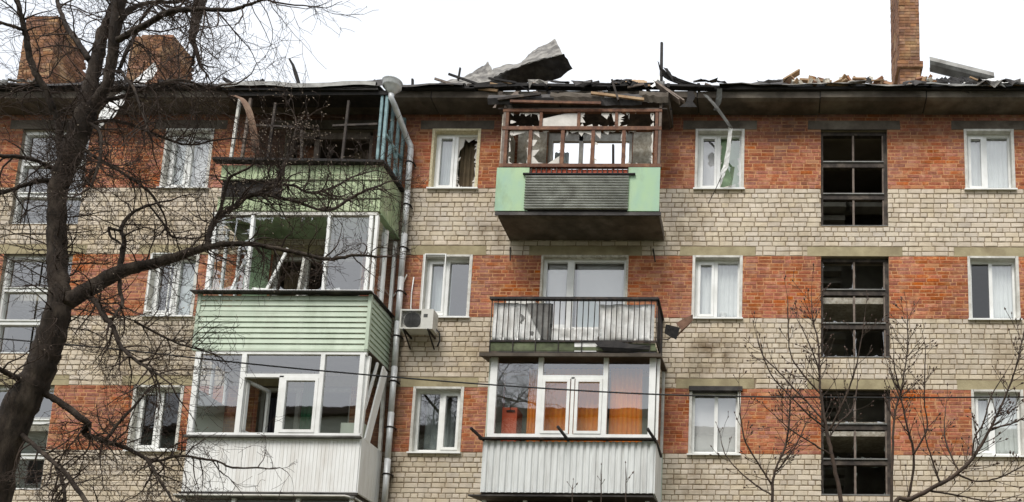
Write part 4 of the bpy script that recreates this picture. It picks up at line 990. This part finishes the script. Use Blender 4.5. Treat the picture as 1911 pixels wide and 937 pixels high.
b = MB(); b.tube([(-7.4,-.04,11.0),(-7.48,-.05,10.75),(-7.7,-.04,10.45),(-7.72,-.04,10.25)],.012,6); tag(b.build('loose_conduit','pvc_dirty',None,True),'loose white cable looped behind the drainpipe','cable')
wire = [(0,632),(200,650),(400,672),(600,692),(915,718),(1250,737),(1600,742),(1911,741)]
def catmull(P, n=6):
    P = [P[0]*2-P[1]]+list(P)+[P[-1]*2-P[-2]]; out = []
    for i in range(1,len(P)-2):
        for k in range(n):
            t = k/n; a,b_,c,d = P[i-1],P[i],P[i+1],P[i+2]
            out.append(.5*((2*b_)+(c-a)*t+(2*a-5*b_+4*c-d)*t*t+(3*b_-a-3*c+d)*t**3))
    out.append(P[-2]); return out
wp = [at(x,y,-5.0) for x,y in wire]; wp = [wp[0]*1+(wp[0]-wp[1])*2]+wp+[wp[-1]+(wp[-1]-wp[-2])*2]
b = MB(); b.tube(catmull(wp,8),.011,6); tag(b.build('overhead_cable','rubber',None,True),'black overhead cable sagging across the whole facade','cable')

# ------------------------------------------------------------------ debris on and below the roof edge
def lerp_rows(curves, n, k):
    """resample traced edges and fill in rows between them"""
    C = []
    for c in curves:
        c = catmull([Vector(p) for p in c],8); C.append([c[int(round(i*(len(c)-1)/n))] for i in range(n+1)])
    rows = []
    for a, c in zip(C, C[1:]):
        for j in range(k): rows.append([p.lerp(q,j/k) for p,q in zip(a,c)])
    rows.append(C[-1]); return rows
def A(l, Y): return [at(x,y,(Y if not isinstance(Y,(list,tuple)) else Y[i])) for i,(x,y) in enumerate(l)]
def crumple(name, curves, material, label, category, n=24, k=5, jit=.012, t=.006):
    b = MB(); b.sheet(lerp_rows(curves,n,k),t,jit); return tag(b.build(name,material,None),label,category)
crumple('curled_roof_sheet',[A([(920,128),(945,121),(972,117),(990,99),(1010,87),(1025,80),(1036,73)],[.7,.75,.8,.85,.9,.9,.9]),
        A([(911,152),(935,139),(955,130),(978,122),(999,115),(1022,109),(1051,102)],[.0,.02,.05,.05,.05,.05,.05])],'tin_roof','grey roof sheet curled up highest above the ridge of debris','roof sheet')
crumple('folded_roof_sheet',[A([(909,150),(935,137),(955,128),(978,120),(999,113),(1022,107),(1052,100)],[.0,.02,.05,.05,.05,.05,.05]),
        A([(911,160),(935,160),(960,158),(985,155),(1010,152),(1040,148),(1068,128)],[.5,.5,.5,.5,.5,.4,.35])],'tin_burnt','scorched underside flap of the curled roof sheet','roof sheet')
crumple('torn_roof_sheet',[A([(789,163),(820,155),(845,148),(867,143),(885,133),(900,124),(911,115)],[-.3,-.2,0,.1,.2,.2,.2]),
        A([(800,166),(830,165),(850,165),(870,165),(890,163),(905,160),(924,142)],[-.5,-.5,-.5,-.5,-.5,-.45,-.3])],'tin_roof','pale torn roof sheet bent up beside the curled one','roof sheet')
crumple('bent_ridge_sheet',[A([(1140,158),(1165,150),(1190,149),(1207,151)],[0,0,0,0]),A([(1138,166),(1165,164),(1190,163),(1208,163)],[-.45]*4)],'wood_raw','tan bent sheet lying on the charred beam above the timber balcony','roof sheet',jit=.006)
# black flue pipe and the strip hooked on it
b = MB(); b.tube([at(1233,195,-.3),at(1234,150,-.3),at(1235,80,-.3)],[.035,.035,.03],10); tag(b.build('vent_pole','charred',None,True),'thin black pole rising from the collapsed eave','pole')
crumple('hooked_metal_strip',[A([(1227,113),(1236,128),(1258,142),(1290,154),(1320,161),(1345,163)],[-.35,-.37,-.4,-.45,-.5,-.55]),A([(1231,130),(1240,146),(1262,156),(1292,163),(1320,168),(1346,167)],[-.3,-.3,-.35,-.4,-.45,-.5])],'charred','black strip hooked round the pole and sagging along the eave','metal strip',jit=.006)
crumple('dangling_flap',[A([(1238,126),(1248,140),(1256,152)],-.42),A([(1246,128),(1255,142),(1258,155)],-.42)],'charred','small black flap dangling from the hooked strip','flap',n=8,jit=.004)
crumple('bright_tin_scrap',[A([(1212,160),(1222,148),(1231,140)],-.55),A([(1218,163),(1228,158),(1232,156)],-.6)],'tin_white','bright tin scrap wedged at the foot of the pole','scrap',n=8,jit=.004)
pl = MB(); pl.bar(at(1224,157,-.75),at(1268,190,-.95),.12,.025,(0,-1,.3)); tag(pl.build('broken_plank','wood_grey'),'grey broken plank sticking out of the eave by the pole','plank')
pl = MB(); pl.bar(at(1232,160,-.7),at(1277,190,-.9),.08,.03,(0,-1,.3)); tag(pl.build('split_plank','wood_grey'),'thinner split plank lying along the broken plank by the pole','plank')
crumple('hanging_metal_strip',[A([(1312,176),(1335,202),(1358,234),(1366,241)],[-.6,-.6,-.55,-.5]),A([(1322,178),(1342,202),(1362,230),(1367,238)],[-.62,-.62,-.57,-.5])],'tin_grey','slanting metal strip hanging from the eave over the holed window','metal strip',n=16,k=3,jit=.004)
crumple('twisted_foil_strip',[A([(1360,238),(1357,262),(1352,300),(1344,325),(1342,340)],[-.5,-.4,-.3,-.25,-.2]),A([(1367,240),(1364,270),(1360,305),(1354,322),(1346,344)],[-.5,-.42,-.32,-.28,-.2])],'tin_white','white twisted strip dangling in front of the holed window','metal strip',n=16,k=3,jit=.008)
b = MB(); b.tube([at(1348,325,-.25),at(1336,352,-.2),at(1322,380,-.12)],.008,5); tag(b.build('loose_wire','iron'),'thin wire trailing below the dangling white strip','wire')
crumple('torn_eave_felt',[A([(1338,165),(1336,185),(1332,205)],[-.6,-.5,-.4]),A([(1348,165),(1346,190),(1338,208)],[-.6,-.5,-.4])],'tin_grey','grey scrap of felt torn down from the eave','felt',n=10,jit=.008)
# gutter channel lying on the roof
b = MB(); a, c = at(1735,122,.3), at(1855,152,-.1); d = (c-a).normalized(); u = Vector((0,.3,1)).normalized(); s_ = d.cross(u).normalized()
prof = [(-.13,.1),(-.13,-.02),(-.08,-.07),(.08,-.07),(.13,-.02),(.13,.1)]
rows = [[p+s_*q[0]+u*q[1] for q in prof] for p in [a.lerp(c,t/6) for t in range(7)]]
b.sheet(rows,.01); tag(b.build('gutter_channel','tin_grey'),'dark grey metal channel lying tilted on the roof near the chimney','gutter')
crumple('crumpled_felt',[A([(1735,150),(1760,146),(1785,145),(1815,143)],-.2),A([(1735,158),(1765,156),(1790,157),(1820,155)],-.55)],'charred','black crumpled roofing felt under the tilted channel','felt',jit=.03)
crumple('white_foil',[A([(1800,150),(1840,147),(1880,150),(1925,147)],-.2),A([(1800,157),(1840,157),(1880,157),(1925,156)],-.55)],'tin_white','white crumpled foil lying along the roof edge at the far end','foil',jit=.02)
crumple('roof_edge_flap',[A([(1350,157),(1400,155),(1440,150),(1470,146)],0),A([(1350,164),(1400,163),(1440,163),(1470,162)],-.55)],'tin_burnt','dark flap lifted along the roof edge right of the pole','roof sheet',jit=.01)
rr = random.Random(5)
heap = MB()
def chunk(mb, p, s, rnd):
    ax = Vector((rnd.uniform(-1,1),rnd.uniform(-1,1),rnd.uniform(-1,1))).normalized(); q = Matrix.Rotation(rnd.uniform(0,3),3,ax)
    vs = [p+q@Vector((x*s[0]*rnd.uniform(.8,1),y*s[1]*rnd.uniform(.8,1),z*s[2]*rnd.uniform(.8,1))) for z in (-.5,.5) for x,y in ((-.5,-.5),(.5,-.5),(.5,.5),(-.5,.5))]
    mb.add(vs,[(0,3,2,1),(4,5,6,7),(0,1,5,4),(1,2,6,5),(2,3,7,6),(3,0,4,7)])
kinds = (('brick','brick_chimney'),('plaster lump','plaster'),('board end','wood_raw'))
for i in range(46):
    x = rr.uniform(1462,1660) if i < 38 else rr.uniform(1715,1740)
    p = at(x, rr.uniform(148,158), rr.uniform(-.5,-.2))
    kd = rr.choice((0,1,1,2,2)); s = ((.22,.11,.07),(.13,.1,.09),(.3,.1,.03))[kd]
    b = MB(); chunk(b,Vector((0,0,0)),s,rr); o = b.build(('fallen_brick','plaster_lump','board_end')[kd],kinds[kd][1]); o.location = p
    tag(o,('loose brick lying in the rubble row on the roof edge by the chimney','pale plaster lump in the rubble row on the roof edge by the chimney','short board end in the rubble row on the roof edge by the chimney')[kd],('brick','rubble','board')[kd],('loose bricks on the roof edge','plaster lumps on the roof edge','board ends on the roof edge')[kd])
b = MB(); b.bar(at(1462,152,-.3),at(1492,134,-.3),.16,.03,(0,-1,0)); tag(b.build('tilted_board','wood_raw'),'pale board tilted up at the start of the rubble row','board')
b = MB(); b.bar(at(1492,150,-.3),at(1552,154,-.3),.1,.04,(0,-1,0)); tag(b.build('flat_board','wood_raw'),'long pale board lying flat in the rubble row','board')
b = MB(); b.bar(at(1600,160,-.4),at(1622,146,-.4),.05,.04); tag(b.build('charred_stick','charred'),'charred stick poking up from the rubble near the chimney','stick')
# left: white torn strip, rusty curl, sticks
crumple('white_torn_strip',[A([(288,118),(262,140),(238,162),(212,182),(190,205),(180,228)],[.3,.0,-.4,-.75,-.85,-.8]),A([(294,128),(282,148),(243,172),(226,200),(210,220),(186,238)],[.3,.0,-.4,-.75,-.85,-.8])],'tin_white','bright white torn strip hanging over the eave behind the tree','roof strip',n=26,k=4,jit=.01)
crumple('rusty_curled_strip',[A([(428,178),(445,184),(455,200),(463,225),(468,255),(472,285)],[-1.05,-1.15,-1.2,-1.2,-1.15,-1.1]),A([(440,178),(458,186),(470,205),(477,230),(482,258),(484,285)],[-1.05,-1.15,-1.2,-1.2,-1.15,-1.1])],'rust','rusty strip curling down over the burnt-out balcony','metal strip',n=20,k=3,jit=.003)
b = MB(); b.tube([at(558,158,-.8),at(552,138,-.8),at(547,122,-.8),at(540,110,-.8)],[.04,.045,.03,.02],6); tag(b.build('bent_metal_spike','charred'),'bent dark spike standing on the roof left of the funnel','spike')
b = MB(); b.bar(at(418,147,-.9),at(440,160,-.9),.06,.05); tag(b.build('roof_stub','charred'),'short dark stub lying on the roof edge above the burnt balcony','stub')
b = MB(); b.bar(at(855,150,-.2),at(859,127,-.2),.04,.03); tag(b.build('thin_splinter','charred'),'thin black splinter standing behind the torn roof sheet','splinter')
b = MB(); b.bar(at(770,165,-.6),at(770,148,-.6),.05,.04); tag(b.build('short_peg','charred'),'short dark peg standing beside the funnel head','peg')
crumple('lifted_eave_corner',[A([(640,156),(680,152),(720,147)],-.9),A([(640,165),(680,163),(722,158)],-1.05)],'tin_burnt','lifted corner of roof sheet next to the funnel head','roof sheet',n=12,jit=.005)
b = MB(); b.sheet([A([(1262,603),(1290,588)],[-.75,-.5]),A([(1268,612),(1292,600)],[-.95,-.6]),A([(1262,612),(1280,600)],[-.6,-.4])],.01); 
crumple('bent_brown_duct',[A([(1262,603),(1278,594),(1293,587)],[-.8,-.6,-.4]),A([(1272,616),(1284,606),(1293,597)],[-.9,-.7,-.45]),A([(1258,632),(1270,622),(1288,604)],[-.75,-.55,-.35])],'rust','bent brown duct end hanging beside the railed balcony','duct',n=10,jit=.004)
crumple('dark_duct_mouth',[A([(1243,605),(1255,608),(1269,612)],[-.85,-.88,-.9]),A([(1240,622),(1250,628),(1262,634)],[-.8,-.82,-.85])],'charred','dark square mouth of the bent brown duct','duct',n=8,jit=.003)
b = MB(); b.tube([at(1228,632,-.8),at(1246,634,-.7),at(1258,625,-.6),at(1252,612,-.6)],.01,5); tag(b.build('bent_wire','iron'),'bent wire looping from the railing to the brown duct','wire')

# ------------------------------------------------------------------ trees
def limb(px_pts, Y, smooth=5, wob=.01, rnd=random):
    """traced limb: (x, y, width in px) with its depth(s) -> points and radii"""
    P = []; rad = []
    for i, (x,y,w) in enumerate(px_pts):
        yy = Y[0]+(Y[1]-Y[0])*i/(len(px_pts)-1) if isinstance(Y,(tuple,list)) else Y
        p = at(x,y,yy); P.append(p); rad.append(w/2*wdepth(p)/CAM['F'])
    Q = catmull(P, smooth); R_ = catmull([Vector((r,0,0)) for r in rad], smooth); R_ = [max(v.x,.003) for v in R_]
    Q = [q+Vector((rnd.uniform(-1,1),rnd.uniform(-1,1),rnd.uniform(-1,1)))*(wob*.3+min(R_[i],.03)*.12) for i,q in enumerate(Q)]
    return Q, R_
def grow(mb, buds, p, d, L, r, lvl, rnd, st):
    n = max(3, int(st['seg'][lvl])); pts = [p.copy()]; rad = [r]; d = d.normalized(); q = p.copy()
    bend = Vector((rnd.uniform(-1,1),rnd.uniform(-1,1),rnd.uniform(-1,1)))*st['bend']
    for i in range(n):
        d = (d+bend/n+Vector((rnd.gauss(0,1),rnd.gauss(0,1),rnd.gauss(0,1)))*st['curl']+Vector((0,0,st['up'][lvl])) /n).normalized()
        q = q+d*(L/n); pts.append(q.copy()); rad.append(max(r*(1-.75*(i+1)/n), st['rmin']))
    mb.tube(pts, rad, 4 if lvl == 0 else 3, cap=False)
    if rnd.random() < st['bud']: 
        s = st['bs']*rnd.uniform(.7,1.3); buds.append((q.copy(), d.copy(), s))
    if lvl+1 < st['lv']:
        k = st['kids'][lvl]; k = int(k*rnd.uniform(.6,1.4)+.5)
        for c in range(k):
            t = rnd.uniform(.2,1); i = min(int(t*n), n-1); a = pts[i].lerp(pts[i+1], t*n-i)
            dd = (pts[i+1]-pts[i]).normalized(); o = Vector((rnd.gauss(0,1),rnd.gauss(0,1),rnd.gauss(0,1))); o = (o-dd*o.dot(dd)).normalized()
            nd = dd*st['fwd']+o*rnd.uniform(.6,1.1)
            grow(mb, buds, a, nd, L*rnd.uniform(*st['lr']), max(rad[i]*.62, st['rmin']), lvl+1, rnd, st)
def bud_mesh(buds):
    b = MB()
    for p, d, s in buds:
        o = d.orthogonal().normalized(); u = d.cross(o)
        b.add([p-d*s*.4, p+o*s*.42+d*s*.2, p+u*s*.42+d*s*.2, p-o*s*.42+d*s*.2, p-u*s*.42+d*s*.2, p+d*s*1.25],
              [(0,2,1),(0,3,2),(0,4,3),(0,1,4),(5,1,2),(5,2,3),(5,3,4),(5,4,1)])
    return b
def tree(name, label, limbs, style, twig_mat, bud_mat, seed, trunk_ix=(0,), bark='bark', group=None):
    rnd = random.Random(seed); root = empty(name, (0,0,0)); tag(root, label, 'tree', group)
    tw = MB(); buds = []
    for ix, (pts, Y, dens, maxL, opt) in enumerate(limbs):
        Q, Rr = limb(pts, Y, rnd=rnd)
        if ix in trunk_ix: pass
        Rr = [(r if style is LIN else r*.82)*(1+.05*math.sin(i*1.7+ix)+rnd.uniform(-.03,.03)) for i, r in enumerate(Rr)]
        b = MB(); b.tube(Q, Rr, 16 if Rr[0] > .06 else (8 if Rr[0] > .025 else 6)); b.build('trunk' if ix in trunk_ix else 'branch', bark, root, True)
        L = sum((Q[i+1]-Q[i]).length for i in range(len(Q)-1)); k = int(L*dens*(1.75 if pts[0][1] > 540 and style is LIN else (.92 if style is LIN else .95)))
        st = dict(style); st.update(opt or {})
        for c in range(k):
            t = rnd.uniform(st.get('from',.05),1)*(len(Q)-1); i = min(int(t),len(Q)-2); a = Q[i].lerp(Q[i+1],t-i); dd = (Q[i+1]-Q[i]).normalized()
            o = Vector((rnd.gauss(0,1),rnd.gauss(0,.6),rnd.gauss(0,1)))+Vector(st.get('dir',(0,0,0))); o = (o-dd*o.dot(dd)).normalized()
            r = min(Rr[i]*.55, st['r0'])
            grow(tw, buds, a, dd*st['fwd']*.8+o, maxL*rnd.uniform(.45,1), r, 0, rnd, st)
        grow(tw, buds, Q[-1], (Q[-1]-Q[-2]).normalized(), maxL*.8, Rr[-1], 0, rnd, st)
    tag(tw.build('twigs', twig_mat, root, True), kind='stuff')
    if buds: tag(bud_mesh(buds).build('buds', bud_mat, root, True), kind='stuff')
    return root
LIN = dict(seg=(9,7,5), bend=1.1, curl=.16, up=(-.25,-.1,.05), rmin=.0023, bud=.06, bs=.014, lv=3, kids=(5,3.4), fwd=.7, lr=(.35,.7), r0=.011)
trY = -7.0
BL = [
 # trunk
 ([(-30,1250,74),(-26,1060,66),(-14,937,60),(-2,860,57),(23,790,56),(54,730,52),(75,690,48),(88,651,47),(102,607,45),(112,558,38),(107,509,34),(106,460,33),(106,400,31),(109,350,31),(130,295,34),(150,240,36),(163,200,34)], trY, 4, .9, {'from':.45}),
 ([(160,210,28),(172,150,23),(182,105,21),(191,65,19),(205,35,17),(215,5,15),(222,-40,12)], (trY,trY+.2), 9, 1.0, None),
 ([(165,205,22),(197,165,18),(207,120,18),(213,77,18),(219,26,20),(228,-20,18),(236,-70,14)], (trY,trY-.3), 8, 1.0, None),
 ([(219,75,11),(245,60,11),(271,47,10),(300,30,10),(330,19,9),(370,17,8),(430,19,7),(463,9,5),(489,0,4),(530,-10,3)], (trY-.2,trY-1), 10, 1.2, {'up':(-.3,-.15,.05)}),
 ([(222,40,10),(240,20,9),(266,8,8),(297,3,7),(327,4,6),(380,-8,5),(450,-10,4),(520,5,3)], (trY-.2,trY+.6), 10, 1.2, {'up':(-.5,-.2,.05)}),
 ([(385,-60,26),(376,-10,22),(370,15,19),(365,40,16),(358,76,12)], (trY+1,trY+.8), 7, .8, {'up':(-.5,-.2,0)}),
 ([(120,320,20),(108,228,12),(97,200,12),(85,167,12),(67,138,12),(54,102,11),(49,69,10),(42,38,9),(33,0,8),(28,-40,6)], (trY,trY-.6), 9, 1.0, None),
 ([(168,112,11),(146,79,10),(131,59,9),(115,28,8),(108,5,7),(104,-30,5)], (trY,trY+.5), 8, .9, None),
 ([(48,58,7),(31,51,7),(0,42,6),(-40,35,5)], (trY-.4,trY-.8), 9, .8, None),
 ([(112,322,11),(70,301,8),(35,293,8),(0,291,7),(-40,285,6)], (trY,trY-.8), 10, 1.0, None),
 ([(104,335,11),(60,341,8),(30,351,7),(0,361,7),(-40,375,6)], (trY,trY-.5), 10, 1.0, None),
 ([(120,566,30),(155,546,27),(183,530,25),(217,510,24),(253,499,20),(294,490,18),(336,477,16),(378,463,13),(391,460,12),(440,455,10),(472,456,9),(512,463,8),(555,471,8),(605,483,7),(638,481,6),(664,476,5),(702,479,4)], (trY,trY+1.2), 7, .75, {'from':.25}),
 ([(387,461,11),(391,433,10),(402,410,10),(422,394,10),(442,383,10),(457,368,9),(488,358,9),(516,337,8),(532,306,7),(544,272,5),(553,241,4)], (trY+.8,trY+1.6), 15, .8, {'up':(.3,.3,.2),'bud':.8,'bs':.016}),
 ([(404,408,7),(411,393,6),(420,356,6),(430,331,5),(454,318,4)], (trY+.8,trY+.6), 9, .6, None),
 ([(470,364,7),(488,362,7),(545,374,6),(600,392,5),(628,387,5),(658,368,5),(689,353,4),(717,343,3)], (trY+1.2,trY+1.8), 20, .7, {'bud':.4,'bs':.014}),
 ([(500,350,6),(540,345,5),(580,360,5),(620,350,4),(660,330,3),(700,318,2)], (trY+1.2,trY+2.2), 18, .7, None),
 ([(223,506,10),(228,472,9),(232,447,8),(226,427,7),(236,408,6),(253,394,5),(278,383,4)], (trY+.3,trY+.5), 8, .8, {'up':(-.3,-.1,0)}),
 ([(227,430,5),(212,428,5),(204,425,5),(206,442,5),(222,452,4)], trY+.3, 5, .4, None),
 ([(222,513,8),(225,547,7),(229,566,6),(217,585,5),(208,599,4)], (trY+.3,trY), 7, .7, {'up':(-.5,-.2,0)}),
 ([(165,552,10),(178,562,11),(186,574,11),(197,594,11),(211,610,9),(222,640,8),(236,658,7),(261,678,6),(286,693,5),(301,703,4)], (trY+.2,trY-.4), 9, .9, {'up':(-.5,-.2,0)}),
 ([(70,728,14),(85,735,13),(117,754,13),(155,783,13),(165,792,12),(158,808,11),(187,821,11),(219,830,9),(250,843,8),(279,859,7),(301,859,5),(333,851,5),(377,856,5),(409,862,4),(434,873,4),(491,873,3)], (trY,trY+.8), 7, .8, {'from':.25,'up':(-.4,-.1,0)}),
 ([(196,821,6),(225,786,5),(257,751,4),(270,735,3)], (trY+.3,trY+.6), 7, .6, None),
 ([(272,854,6),(283,870,6),(301,900,5),(323,937,4),(340,970,3)], (trY+.4,trY), 9, .7, {'up':(-.6,-.2,0)}),
 ([(40,812,10),(66,833,9),(92,856,9),(117,878,9),(139,906,9),(165,945,8),(180,985,7)], (trY,trY-.6), 7, .8, {'up':(-.4,-.1,0)}),
 ([(106,872,7),(114,890,7),(120,912,6),(122,945,5)], (trY-.2,trY-.5), 6, .6, {'up':(-.4,-.1,0)}),
 ([(62,722,16),(30,705,12),(0,690,10),(-30,680,8)], (trY,trY-.5), 9, .8, None),
 ([(225,125,6),(236,95,6),(249,72,5),(262,50,4)], (trY,trY+.4), 8, .8, None),
 ([(222,128,6),(236,148,6),(249,164,5),(262,200,4),(275,235,3)], (trY,trY-.4), 14, .9, {'up':(-.4,-.2,0)}),
 ([(160,225,8),(186,246,6),(188,281,5),(180,321,5),(168,350,4)], (trY,trY-.4), 12, .8, {'up':(-.4,-.2,0)}),
 ([(150,240,9),(200,225,7),(250,235,6),(300,255,5),(350,270,4),(400,262,3)], (trY,trY+.8), 16, .9, {'up':(-.3,-.1,0)}),
 ([(140,270,9),(190,300,6),(240,330,5),(280,360,5),(300,390,4)], (trY,trY+.4), 13, .9, {'up':(-.4,-.1,0)}),
 ([(165,195,9),(230,180,7),(290,160,6),(340,150,5),(390,165,4)], (trY,trY+.6), 18, 1.0, {'up':(-.2,-.1,0)}),
 ([(278,383,4),(300,410,4),(320,440,4),(350,445,3)], (trY+.5,trY+.8), 14, .7, {'up':(-.4,-.1,0)}),
 ([(250,600,5),(290,620,5),(330,640,4),(380,655,3)], (trY+.3,trY+.8), 10, .7, {'up':(-.3,-.1,0)}),
]
big = tree('old_tree','old bare tree with thick dark trunk and tangled twigs in front of the facade',BL,LIN,'twig','bud',4)
# dense clump of shoots where the trunk divides
rnd = random.Random(9); tw = MB(); bu = []
for i in range(150):
    p = at(rnd.uniform(85,165),rnd.uniform(215,350),trY+rnd.uniform(-.3,.3)); d = Vector((rnd.gauss(0,1),rnd.gauss(0,1),rnd.gauss(.1,1)))
    grow(tw,bu,p,d,rnd.uniform(.25,.7),.006,1,rnd,LIN)
tag(tw.build('shoot_clump','twig',big,True),kind='stuff')
# young trees with swollen buds, lower part of the picture
SAP = dict(seg=(6,4,4), bend=.25, curl=.05, up=(.5,.4,.4), rmin=.0036, bud=1, bs=.03, lv=2, kids=(1.6,0), fwd=1.1, lr=(.2,.4), r0=.008)
yS = -5.2
def gr(x, w): return [(x+2,1700,w*2.6),(x+1,1400,w*2.1),(x,1150,w*1.5)]
tree('young_tree','bare young tree with fat buds rising in front of the stairwell windows',[
 (gr(1578,9)+[(1569,937,10),(1559,882,9),(1549,834,9),(1539,789,8),(1531,729,6),(1529,693,5),(1527,640,4),(1517,596,3),(1514,560,2)],yS,5,.5,{'from':.5}),
 ([(1549,803,6),(1560,780,5),(1573,753,5),(1589,713,4),(1602,665,3),(1614,592,2)],(yS,yS-.3),7,.45,None),
 ([(1546,820,5),(1565,790,4),(1590,765,4),(1600,720,3)],(yS,yS+.3),6,.4,None),
 ([(1537,785,5),(1510,755,4),(1481,725,4),(1450,690,3),(1425,665,3),(1412,624,2)],(yS,yS+.4),7,.45,None),
 ([(1541,800,5),(1505,770,4),(1470,735,3),(1440,700,3),(1418,650,2)],(yS,yS-.5),6,.45,None),
 ([(1531,735,4),(1500,700,4),(1475,660,3),(1471,600,3),(1470,562,2)],(yS,yS-.2),7,.4,None),
 ([(1529,690,4),(1510,640,3),(1490,600,2)],(yS,yS+.2),6,.35,None),
 ([(1552,850,5),(1520,830,4),(1480,805,3),(1450,780,2)],(yS,yS-.3),6,.45,None)],SAP,'twig_young','bud_dark',21,bark='twig_young')
tree('young_tree','slim bare young tree in front of the beige bricks left of the stairwell',[
 (gr(1440,6)+[(1441,937,7),(1443,894,6),(1452,865,5),(1465,834,5),(1473,785,4),(1475,740,3)],(yS+.5,yS+.5),5,.5,{'from':.5}),
 ([(1441,906,5),(1415,865,4),(1392,826,4),(1382,780,3),(1380,735,2)],(yS+.5,yS+.2),7,.45,None),
 ([(1442,925,4),(1410,905,4),(1380,880,3),(1355,850,3),(1345,820,2)],(yS+.5,yS+.8),5,.4,None),
 ([(1450,880,4),(1480,840,3),(1500,800,3)],(yS+.5,yS+.8),6,.4,None)],SAP,'twig_young','bud_dark',22,bark='twig_young')
tree('young_tree','tall straight bare sapling just right of the stairwell windows',[
 (gr(1664,6)+[(1664,937,7),(1666,842,6),(1668,785,5),(1675,750,5),(1682,729,4),(1690,680,3),(1694,640,3),(1693,590,2)],(yS+.2,yS+.2),6,.45,{'from':.5}),
 ([(1682,735,4),(1670,690,3),(1668,650,2)],(yS+.2,yS),6,.35,None),
 ([(1692,940,7),(1702,898,6),(1705,845,6),(1694,801,5),(1684,755,4),(1670,720,3)],(yS+.2,yS-.2),6,.5,None),
 ([(1704,850,5),(1730,800,4),(1725,750,3),(1726,700,3),(1727,650,2)],(yS,yS-.4),7,.4,None)],SAP,'twig_young','bud_dark',23,bark='twig_young')
tree('young_tree','leaning bare tree whose thick limb slants up across the corner window',[
 (gr(1650,11)+[(1668,950,11),(1700,932,11),(1742,910,10),(1783,886,9),(1819,850,8),(1847,801,6),(1867,761,5),(1891,701,4),(1907,640,3),(1914,600,2)],(yS-.6,yS-.6),7,.5,{'from':.45}),
 ([(1850,800,5),(1880,793,4),(1911,781,4),(1960,765,3)],(yS-.6,yS-.9),7,.4,None),
 ([(1783,884,5),(1820,898,4),(1860,893,4),(1905,872,3),(1940,850,2)],(yS-.6,yS-.3),6,.4,None),
 ([(1815,855,5),(1818,820,4),(1835,790,4),(1850,740,3),(1880,690,2)],(yS-.6,yS-.8),6,.4,None),
 ([(1790,880,4),(1770,840,4),(1762,800,3),(1765,760,2)],(yS-.6,yS-.4),8,.4,None),
 ([(1755,904,5),(1740,860,4),(1728,820,3),(1722,780,2)],(yS-.6,yS-.8),8,.4,None),
 ([(1730,915,5),(1790,925,4),(1850,935,3),(1900,925,2)],(yS-.6,yS-.3),6,.35,None)],SAP,'twig_young','bud_dark',24,bark='twig_young')
for x, y, lb in ((1122,884,'tallest bare shoot tip reaching over the ribbed metal parapet'),(1168,880,'bare shoot tip nearest the corner of the ribbed parapet'),(1068,912,'short bare shoot tip at the lower edge before the ribbed parapet')):
    tree('sapling',lb,[([(x+4,1700,9),(x+3,1300,7),(x+2,1000,4),(x,940,3),(x,y,2.5)],(yS,yS),.5,.16,{'from':.9,'kids':(0,0)})],SAP,'twig_young','bud_dark',int(x),bark='twig_young')
# trees across the yard behind the viewer: the photo shows them mirrored in the lower panes
def copy_tree(o, parent=None):
    c = o.copy(); col.objects.link(c); c.parent = parent
    for ch in list(o.children): copy_tree(ch, c)
    return c
for (x,y,sc,rz,lb) in ((-38,-40,1.75,2.6,'tall bare tree across the yard, mirrored in the lower balcony panes'),):
    c = copy_tree(big); c.scale = (sc,sc,sc); c.rotation_euler.z = rz; c.location = (x,y,0); c['label'] = lb
# the block across the yard behind the viewer, mirrored in the lower halves of the panes
opp = empty('opposite_block',(0,0,0)); tag(opp,'pale apartment block across the yard, mirrored as a dull band in the lower panes','building')
box('wall','paper_pale',opp,-46,40,-36,-23,0,15.4); box('parapet','concrete_dark',opp,-46.3,40.3,-36.3,-22.6,15.4,15.7)
for k in range(5):
    for i in range(24): box('window','pvc_dirty',opp,-44+i*3.5,-42.4+i*3.5,-23.0,-22.97,1.6+2.83*k,3.0+2.83*k)
    for i in range(24): box('window_pane','rubber',opp,-43.9+i*3.5,-42.5+i*3.5,-22.97,-22.96,1.7+2.83*k,2.9+2.83*k)
